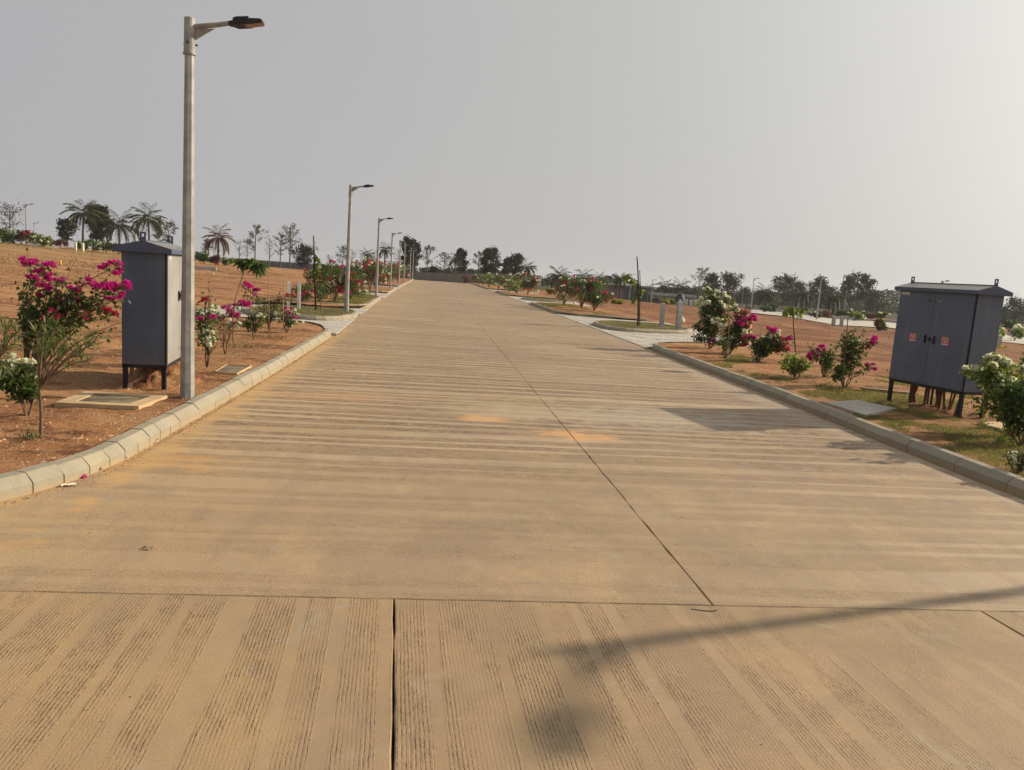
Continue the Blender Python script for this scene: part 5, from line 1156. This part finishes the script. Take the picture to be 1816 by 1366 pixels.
wall([wp(829, 130, 484.5, 1.9), wp(915, 131, 486, 1.9), wp(960, 134, 489, 1.9)], 'paler wall stretch beyond the right roadside bushes')
wall([wp(453, 185, 461.5, 1.8), wp(570, 170, 470, 1.8)], 'far part of the grey boundary wall across the left field', 2.4)
wall([wp(570, 165, 468, 1.8), wp(602, 150, 471.5, 1.9)], 'raised middle part of the grey boundary wall on the left', 2.2)
wall([wp(602, 150, 474, 1.8), wp(735, 126, 482.5, 1.6)], 'grey boundary wall running to the end of the road behind the lamps', 2.2)

# ------------------------------------------------------------------ low buildings on the right
def P_at(px, D): q = at_depth(px, D); return q.x, q.y
def bldg():
    D = 150; z0 = EYE - (535 - hor(1120))/F*D; zt = EYE - (508 - hor(1120))/F*D
    x0, _ = P_at(1078, D); x1, _ = P_at(1156, D)
    r = empty('low_building', ((x0 + x1)/2, D, z0), label='long low building with a flat pale roof and dark glazing beyond the right field', cat='building'); w = x1 - x0; h = zt - z0
    def part(n, m, mat): return m.build(n, MT[mat], r)
    m = MB(); m.box((0, 3, h/2), (w*0.96, 6, h)); part('wall', m, 'pink')
    m = MB(); m.box((0, 2.6, h + 0.12), (w*1.04, 8, 0.28)); part('roof', m, 'roofc')
    for k in range(5):
        m = MB(); m.box((-w*0.20 + 0.85*k + 1.2, -0.04, h*0.48), (0.74, 0.06, h*0.86)); f = part('window', m, 'glass')
        m = MB(); m.box((-w*0.20 + 0.85*k + 0.80, -0.06, h*0.48), (0.05, 0.1, h*0.9)); m.build('mullion', MT['seam'], f)
    m = MB(); m.box((w*0.40, -0.05, h*0.42), (0.9, 0.08, h*0.75)); part('door', m, 'cwall')
bldg()
def shelter():
    D = 146; z0 = EYE - (543 - hor(1195))/F*D; zt = EYE - (524 - hor(1195))/F*D; x0, _ = P_at(1156, D); x1, _ = P_at(1236, D); w = x1 - x0; h = zt - z0
    r = empty('open_shelter', ((x0 + x1)/2, D, z0), label='long open shelter with a flat roof on posts right of the low building', cat='shelter')
    m = MB(); m.box((0, 1.5, h), (w, 4, 0.5)); m.build('roof', MT['roofc'], r)
    for k in range(6):
        for yy in (0, 3):
            m = MB(); m.box((-w/2 + 0.2 + k*(w - .4)/5, yy, h/2 - 0.12), (0.22, 0.22, h - 0.25)); m.build('post', MT['roofc'], r)
    m = MB(); m.box((0, 3.2, h*0.3), (w, 0.2, h*0.6)); m.build('back_wall', MT['cwall'], r)
shelter()
def cone_thing():
    D = 138; x0, _ = P_at(1208, D); z0 = EYE - (543 - hor(1208))/F*D; r = empty('canopy', (x0, D, z0), label='dark grey conical canopy in front of the open shelter', cat='canopy')
    m = MB(); n = 14; sec = [(1.15, 0), (1.1, 0.7), (0.9, 1.4), (0.5, 2.1), (0.05, 2.5)]
    V = [(R_*math.cos(6.2832*i/n), R_*math.sin(6.2832*i/n), z) for R_, z in sec for i in range(n)]
    m.add(V, [(k*n + i, k*n + (i+1) % n, (k+1)*n + (i+1) % n, (k+1)*n + i) for k in range(len(sec)-1) for i in range(n)]); m.build('canopy_cloth', MT['black'], r)
    m = MB(); m.tube([(0, 0, 0), (0, 0, 2.6)], 0.05, 0.05, 6); m.build('pole', MT['pole'], r)
cone_thing()

# ------------------------------------------------------------------ far road on the right
near_e = [(1325, 555), (1400, 563), (1480, 577), (1580, 583), (1690, 597), (1816, 612), (1960, 632)]
far_e = [(1335, 550), (1400, 556), (1480, 566), (1580, 573), (1690, 585), (1816, 598), (1960, 614)]
def atg(px, py):
    d = ray(px, py); z = -.5
    for _ in range(40):
        t = (z - EYE)/d[2]; z = .5*z + .5*float(gh(d[0]*t, d[1]*t))
    return (d[0]*t, d[1]*t, float(gh(d[0]*t, d[1]*t)))
m = MB(); V = []; ne = [atg(*p) for p in near_e]; fe = [atg(*p) for p in far_e]
for a, b in zip(ne, fe): V += [(a[0], a[1], a[2] + .07), (b[0], b[1], b[2] + .07)]
m.add(V, [(2*i, 2*i+2, 2*i+3, 2*i+1) for i in range(len(ne)-1)]); tag(m.build('far_road', MT['paver']), kind='structure')
fk = empty('kerb', (0, 0, 0)); tag(fk, kind='structure')
for i in range(len(fe) - 1):
    a, b = np.array(fe[i]), np.array(fe[i+1]); L_ = np.linalg.norm(b - a); nseg = max(2, int(L_/3))
    for k in range(nseg):
        p = a + (b - a)*k/nseg; q = a + (b - a)*(k + 1)/nseg; m = MB(); c = (p + q)/2
        m.box((0, 0, 0.1), (np.linalg.norm(q - p) - 0.02, 0.25, 0.35)); o = m.build('kerb_stone', MT['gpost'], fk); o.location = (c[0], c[1], c[2] + 0.05); o.rotation_euler = (0, 0, math.atan2(q[1]-p[1], q[0]-p[0]))

# ------------------------------------------------------------------ trees
def tree(px, ytop, wpx, D, kind, label, seed, group='far trees'):
    q = at_depth(px, D); z = float(gh(q.x, q.y)); b = np.array([q.x, q.y, z]); h = EYE + (hor(px) - ytop)/F*D - z; w = wpx/F*D
    g = np.random.default_rng(seed); nm = {'sparse': 'slender_tree', 'bare': 'bare_tree', 'dense': 'leafy_tree', 'round': 'round_tree'}[kind]
    r = empty(nm, b, label=label, cat='tree', group=group); S = MB(); Lf = MB()
    tr = 0.014*h + 0.03; lean = g.normal(size=2)*0.03*h; top = b + [lean[0], lean[1], h*0.93]
    path = bez(b + [0, 0, -.3], b + [lean[0]*.2, lean[1]*.2, h*.5], top, 7); S.tube(path, tr, tr*.25, 6, cap=False)
    nb = {'sparse': 16, 'bare': 16, 'dense': 22, 'round': 24}[kind]; lo = {'sparse': .38, 'bare': .35, 'dense': .30, 'round': .18}[kind]
    ends = []
    for i in range(nb):
        f = lo + (0.97 - lo)*(i + g.random())/nb; p = np.array([np.interp(f*6, range(7), path[:, k]) for k in range(3)])
        a = g.random()*6.283; prof_ = math.sin(math.pi*min(1, (f - lo)/(1 - lo)*.82 + .18))**.7
        ln = 0.5*w*prof_*g.uniform(.55, 1.1); up = ln*g.uniform(.3, .9) if kind != 'round' else ln*g.uniform(0, .5)
        e = p + [math.cos(a)*ln, math.sin(a)*ln, min(up, b[2] + h - p[2])]
        mid = (p + e)/2 + [0, 0, -ln*.08]; bp = bez(p, mid, e, 5); S.tube(bp, tr*.34*(1.2 - f), tr*.08, 4, cap=False); ends += [bp[2], bp[3], bp[4], bp[4]]
        for _ in range(3 if kind == 'bare' else 2):
            j = bp[g.integers(1, 4)]; e2 = j + g.normal(size=3)*ln*.3 + [0, 0, ln*.25]; S.tube([j, (j+e2)/2 + g.normal(size=3)*.05*ln, e2], tr*.14, tr*.05, 3, cap=False); ends.append(e2)
    ends = np.array(ends); n = {'sparse': 700, 'bare': 170, 'dense': 1900, 'round': 2200}[kind]; ls = {'sparse': .23, 'bare': .18, 'dense': .40, 'round': .40}[kind]*(h/8)**.5*1.1
    idx = g.integers(0, len(ends), n); spread = {'sparse': .055, 'bare': .06, 'dense': .085, 'round': .10}[kind]*max(w, h*.4)
    # clumps: leaves gather at a handful of points per limb
    cl = ends[idx] + g.normal(size=(n, 3))*spread*(g.random((n, 1))**.6)
    D_ = g.normal(size=(n, 3)); D_[:, 2] -= .2
    Lf.leaves(cl, D_, g.normal(size=(n, 3)) + [0, 0, .5], g.uniform(.6, 1.3, n)*ls, g.uniform(.4, .8, n)*ls, g.random(n))
    S.build('trunk', MT['trunk'], r, origin=b)
    Lf.build('crown', MT['leafts' if kind in ('sparse', 'bare') else 'leaft'], r, origin=b); return r
def palm(px, ytop, wpx, D, label, seed, mat='leafp', group='coconut palms', yc=None):
    q = at_depth(px, D); z = float(gh(q.x, q.y)); b = np.array([q.x, q.y, z]); h = EYE + (hor(px) - ytop)/F*D - z; w = wpx/F*D; g = np.random.default_rng(seed)
    r = empty('palm_tree', b, label=label, cat='palm tree', group=group); S = MB(); Lf = MB(); Rf = w*.62
    hc = max(h - Rf*.75, h*.35); lean = g.normal(size=2)*.02*h; top = b + [lean[0], lean[1], hc]
    S.tube(bez(b + [0, 0, -.3], b + [0, 0, hc*.5], top, 7), 0.17, 0.11, 7, cap=False); S.build('trunk', MT['trunk'], r, origin=b)
    nf = 26; K = 16
    for i in range(nf):
        a = 2.39996*i + g.uniform(-.3, .3); el = math.radians(82 - 105*(i/nf)**.9 + g.uniform(-8, 8))
        L_ = Rf*g.uniform(.85, 1.15); hd = np.array([math.cos(a), math.sin(a), 0]); ee = el - math.radians(22 + 26*(1 - abs(el)/1.6)) - g.uniform(0, .15)
        c1 = top + (hd*math.cos(el) + [0, 0, math.sin(el)])*L_*.62; e = top + (hd*math.cos(ee) + np.array([0, 0, math.sin(ee)]))*L_
        P = bez(top, c1, e, K); S2 = np.gradient(P, axis=0); S2 /= np.linalg.norm(S2, axis=1, keepdims=True)
        side = np.cross(S2, [0, 0, 1.]); side /= np.linalg.norm(side, axis=1, keepdims=True) + 1e-6
        for sgn in (-1, 1):
            for k0 in (0, .5):
                idx = np.arange(2, K - 1); C = P[idx]*(1 - k0) + P[idx + 1]*k0
                Dd = side[idx]*sgn*.75 + S2[idx]*.6 + [0, 0, -.45] + g.normal(size=(len(idx), 3))*.12
                ll = L_*.26*np.sin(np.pi*(idx/K)*.8 + .45)
                Lf.leaves(C, Dd, np.tile([0, 0, 1.], (len(idx), 1)), ll, L_*.042 + .02, np.full(len(idx), g.random()), .1)
        Lf.leaves(P[:-1], S2[:-1], side[:-1], np.linalg.norm(np.diff(P, axis=0), axis=1)*1.1, .05, np.full(K-1, .9), 0)
    Lf.build('frond', MT[mat], r, origin=b); return r
T = [(18, 370, 50, 112, 'sparse', 'spreading thin tree at the far left skyline'), (120, 392, 24, 120, 'dense', 'small dark tree left of the tallest palm'), (171, 363, 26, 128, 'dense', 'slender dark tree touching the tallest palm'),
     (183, 370, 24, 124, 'dense', 'dark tree right of the tallest palm with a thin reddish top'), (240, 405, 24, 130, 'bare', 'bare twiggy tree between two left palms'), (281, 385, 20, 125, 'sparse', 'thin tree right of the third left palm'), (299, 393, 24, 130, 'sparse', 'small airy light tree above the left cabinet roof'),
     (366, 424, 24, 120, 'sparse', 'feathery low tree right of the nearest lamp'), (424, 426, 20, 150, 'bare', 'first of two bare small trees right of the reddish palm'), (438, 424, 20, 150, 'bare', 'second of two bare small trees right of the reddish palm'), (452, 398, 34, 140, 'sparse', 'tall airy tree behind the boundary wall, left of the bare trees'),
     (478, 422, 20, 150, 'bare', 'bare thin tree standing at the boundary wall'), (497, 413, 24, 145, 'sparse', 'airy tree left of the tallest tree at the boundary wall'), (514, 398, 36, 140, 'sparse', 'tallest airy tree at the boundary wall'), (538, 436, 34, 135, 'round', 'dense round dark tree at the boundary wall'),
     (584, 451, 14, 130, 'bare', 'small twiggy tree left of the second lamp'), (607, 436, 24, 140, 'sparse', 'airy fan shaped tree left of the second lamp pole'), (624, 444, 26, 145, 'bare', 'bare tree right of the second lamp pole'), (664, 444, 20, 150, 'bare', 'bare tree behind the third lamp'),
     (721, 421, 24, 140, 'dense', 'tall leafy tree behind the row of lamps'), (735, 430, 22, 145, 'dense', 'right half companion of the tall leafy tree behind the lamps'), (705, 440, 20, 150, 'bare', 'thin tree left of the tall leafy tree'), (757, 433, 28, 145, 'sparse', 'airy tree standing alone above the end wall'),
     (787, 446, 24, 150, 'sparse', 'airy tree above the middle of the end wall'), (770, 473, 18, 150, 'round', 'low round dark tree behind the end wall'), (818, 440, 20, 145, 'dense', 'narrow dark tree above the right end of the end wall'), (849, 444, 22, 150, 'sparse', 'pale airy tree right of the end wall'),
     (861, 440, 14, 148, 'dense', 'narrow dark tree in the group right of the end wall'), (873, 440, 30, 145, 'dense', 'largest dark tree in the group right of the end wall'), (898, 456, 18, 148, 'dense', 'small dark tree in the group right of the end wall'), (916, 450, 24, 145, 'dense', 'dark tree at the right end of the group beyond the road'),
     (1241, 470, 34, 150, 'sparse', 'tall light tree behind the open shelter'), (1262, 485, 26, 160, 'dense', 'dark tree right of the tall light tree'), (1290, 487, 34, 155, 'dense', 'broad dark tree left of the pale far lamp'), (1390, 491, 36, 165, 'dense', 'broad dark tree right of the middle palm'), (1416, 500, 30, 170, 'dense', 'lower dark tree beside the broad dark tree'),
     (1448, 490, 26, 165, 'dense', 'dark pointed tree at the pale lamp'), (1467, 508, 26, 170, 'dense', 'low dark tree right of the pale lamp'), (1504, 486, 26, 160, 'dense', 'left of the twin tall trees by the wide cabinet'), (1525, 483, 32, 155, 'dense', 'right of the twin tall trees by the wide cabinet'),
     (1552, 518, 30, 165, 'round', 'low dark tree next to the wide cabinet roof'), (1575, 515, 26, 170, 'bare', 'bare twiggy tree left of the wide cabinet roof'), (1800, 530, 34, 150, 'dense', 'dark tree at the right edge above the far road'), (1782, 544, 24, 160, 'round', 'round green tree just right of the wide cabinet'),
     (1320, 512, 34, 185, 'round', 'low dark tree behind the pale far lamp'), (1425, 520, 40, 190, 'round', 'low dark tree under the far woods, middle'), (1345, 517, 40, 200, 'round', 'low dark tree left of the middle palm'), (1815, 545, 50, 170, 'round', 'dark mass of foliage at the right edge')]
for i, (px, yt, w, D, k, lab) in enumerate(T): tree(px, yt, w*(1.45 if px > 1230 and k == 'dense' else 1.15), D, k, lab, 500 + i)
PL = [(147, 358, 54, 112, 'tallest palm on the left skyline', 'leafp'), (212, 378, 54, 115, 'drooping palm left of the cabinet roof', 'leafp'), (265, 368, 54, 112, 'palm directly above the left cabinet roof', 'leafp'), (387, 403, 46, 108, 'reddish palm right of the nearest lamp', 'leafr'),
      (650, 442, 24, 145, 'small palm between the second and third lamps', 'leafp'), (682, 432, 28, 140, 'palm just right of the third lamp', 'leafp'), (728, 466, 26, 130, 'low palm behind the last lamps', 'leafp'), (806, 452, 24, 140, 'bushy palm above the end wall', 'leafp'),
      (937, 463, 30, 120, 'palm above the red and white roadside bush', 'leafp'), (990, 471, 40, 110, 'dark palm left of the big right clump', 'leafp'), (1035, 476, 36, 108, 'palm behind the middle of the big right clump', 'leafp'), (1063, 484, 26, 112, 'small palm at the right of the big clump', 'leafp'),
      (1101, 483, 28, 125, 'palm behind the low building roof', 'leafp'), (1180, 494, 36, 150, 'palm behind the open shelter, left one', 'leafp'), (1207, 494, 38, 150, 'palm right behind the conical canopy', 'leafp'), (1228, 503, 30, 152, 'small palm right of the conical canopy', 'leafp'), (1152, 504, 18, 170, 'tiny palm above the end of the low building', 'leafp'),
      (1360, 503, 42, 118, 'palm right of the pale far lamp', 'leafp'), (1480, 510, 40, 118, 'palm left of the twin tall trees', 'leafp'), (1424, 504, 38, 122, 'palm hidden among the dark trees, middle right', 'leafp')]
for i, (px, yt, w, D, lab, mt) in enumerate(PL): palm(px, yt, w, D, lab, 800 + i, mt)
# far-off wood that closes the view on the right, and scrub along the skyline
def wood(name, spans, n, label, ls=0.75, mat='leaft'):
    m = MB()
    for (xa, xb, D, ya, yb, share) in spans:
        k = int(n*share); x = rnd(k, xa, xb); d_ = D*rnd(k, .95, 1.12); y = np.empty(k); P = np.zeros((k, 3))
        topn = ya + 7*fbm(x*0.045, x*0 + D, 4, 77)*1.0
        yy = topn + (yb - topn)*rnd(k)
        for i in range(k):
            q = ray(x[i], yy[i]); t = d_[i]/q[1]; P[i] = (q[0]*t, d_[i], EYE + q[2]*t)
        D_ = rdir(k); m.leaves(P, D_, rdir(k), rnd(k, .5, 1.2)*ls, rnd(k, .4, .8)*ls, rnd(k)*.8)
    return tag(m.build(name, MT[mat]), label, 'woodland', kind='stuff')
wood('woodland', [(1245, 1620, 215, 518, 568, .62), (1760, 1960, 190, 553, 594, .25), (1080, 1250, 230, 512, 532, .13)], 30000, 'dark far-off wood behind the right field')
wood('woodland', [(905, 1100, 190, 492, 506, .6), (745, 905, 175, 478, 490, .4)], 6500, 'low dark scrub beyond the wall and roadside bushes', 0.7)

# ------------------------------------------------------------------ haze
m = MB(); m.box((0, 465, 3.0), (1900, 1580, 26.0)); hz_o = m.build('haze', MT['base']); tag(hz_o, 'thin dusty air over the whole site', 'haze', kind='stuff')
hm = bpy.data.materials.new('haze_air'); hm.use_nodes = True; ht = hm.node_tree; ht.nodes.clear()
ho = ht.nodes.new('ShaderNodeOutputMaterial'); hv = ht.nodes.new('ShaderNodeVolumePrincipled'); hv.inputs['Color'].default_value = (0.85, 0.86, 0.90, 1); hv.inputs['Density'].default_value = HAZE; hv.inputs['Anisotropy'].default_value = 0.3
ht.links.new(hv.outputs[0], ho.inputs['Volume']); hz_o.data.materials.clear(); hz_o.data.materials.append(hm)

# ------------------------------------------------------------------ grass on verges and islands
def blades(name, n, fn, hgt, label, mat='grass', w=0.006):
    pts = [p for p in (fn() for _ in range(n)) if p is not None]
    if not pts: return
    P = np.array(pts); k = len(P); D = rdir(k)*0.55; D[:, 2] = np.abs(D[:, 2]) + .55; m = MB()
    m.leaves(P, D, rdir(k), rnd(k, .4, 1.2)*hgt, w, np.clip(.5 + .9*fbm(P[:, 0]*1.5, P[:, 1]*1.5, 3, 9) + rnd(k, -.3, .3), 0, 1), .1); return tag(m.build(name, MT[mat]), label, 'grass', kind='stuff')
def vec(n, f):
    def g():
        P = f(n); return [tuple(p) for p in P]
    return g
def blades_v(name, P, hgt, label, mat='grass', w=0.006):
    it = iter(P.tolist()); blades(name, len(P), lambda: tuple(next(it)), hgt, label, mat, w)
n_ = 150000; y = 5.2 + 14*rnd(n_)**1.1; x = kr(y) + .3 + 4.2*rnd(n_)
v_ = fbm(x*.8, y*.8, 4, 91) + np.where(y < 10.5, .14, 0.02) - .05*np.maximum(0, y - 13) - np.maximum(0, x - 9)*.06
k = (v_ > .09) & keep_right(x, y); x, y = x[k], y[k]
blades_v('grass', np.stack([x, y, verge_z(x, y) - .005], 1), .05, 'patchy dry green grass on the right verge', w=.007)
def isl(P, n_):
    x0, x1 = min(p[0] for p in P), max(p[0] for p in P); y0, y1 = min(p[1] for p in P), max(p[1] for p in P); c = np.array([np.mean([p[0] for p in P]), np.mean([p[1] for p in P])]); Ps = [tuple(c + (np.array(p) - c)*.9) for p in P]
    def f():
        x, y = random.uniform(x0, x1), random.uniform(y0, y1)
        return (x, y, .115) if inpoly(x, y, Ps) else None
    return f
for i, (P, lab) in enumerate(zip(ISLES, ('short grass on the left island around the second lamp', 'short grass on the farther left island', 'short grass on the right island around the bare pole', 'short grass on the farther right island'))):
    blades('grass', 7500 if i in (0, 2) else 3500, isl(P, 0), .06 if i in (0, 2) else .09, lab, w=.012)
def vb():
    y = random.uniform(33, 43.5); x = float(kl(y)) - .3 - 1.6*random.random(); return (x, y, VZ)
blades('grass', 9000, vb, .07, 'grass strip along the left kerb by the third lamp', w=.014)
def vrb():
    y = random.uniform(38, 49.5); x = float(kr(y)) + .3 + 2.6*random.random(); return (x, y, VZ) if fbm(x, y*.5, 2, 3) > -.1 else None
blades('grass', 9000, vrb, .08, 'grass under the big flowering clump on the right', w=.014)
n_ = 26000; y = 5 + 30*rnd(n_)**1.3; sd = rnd(n_) < .7
x = np.where(sd, kl(np.maximum(y, 6.8)) - .6 - 7*rnd(n_), kr(y) + .4 + 7*rnd(n_))
k = (fbm(x*1.1, y*1.1, 4, 63) > .16) & np.where(sd, keep_left(x, y), keep_right(x, y)); x, y = x[k], y[k]
blades_v('dry_weeds', np.stack([x, y, np.maximum(verge_z(x, y), gh(x, y)) - .003], 1), .05, 'dry brown weeds and straw scattered on the dirt', 'straw', .005)
n_ = 40000; x = -rnd(n_, 14, 58); y = rnd(n_, 25, 92); k = fbm(x*.12, y*.3, 4, 33) > .0; x, y = x[k], y[k]
blades_v('field_grass', np.stack([x, y, gh(x, y)], 1), .13, 'thin dry grass over the far part of the left field', 'straw', .035)
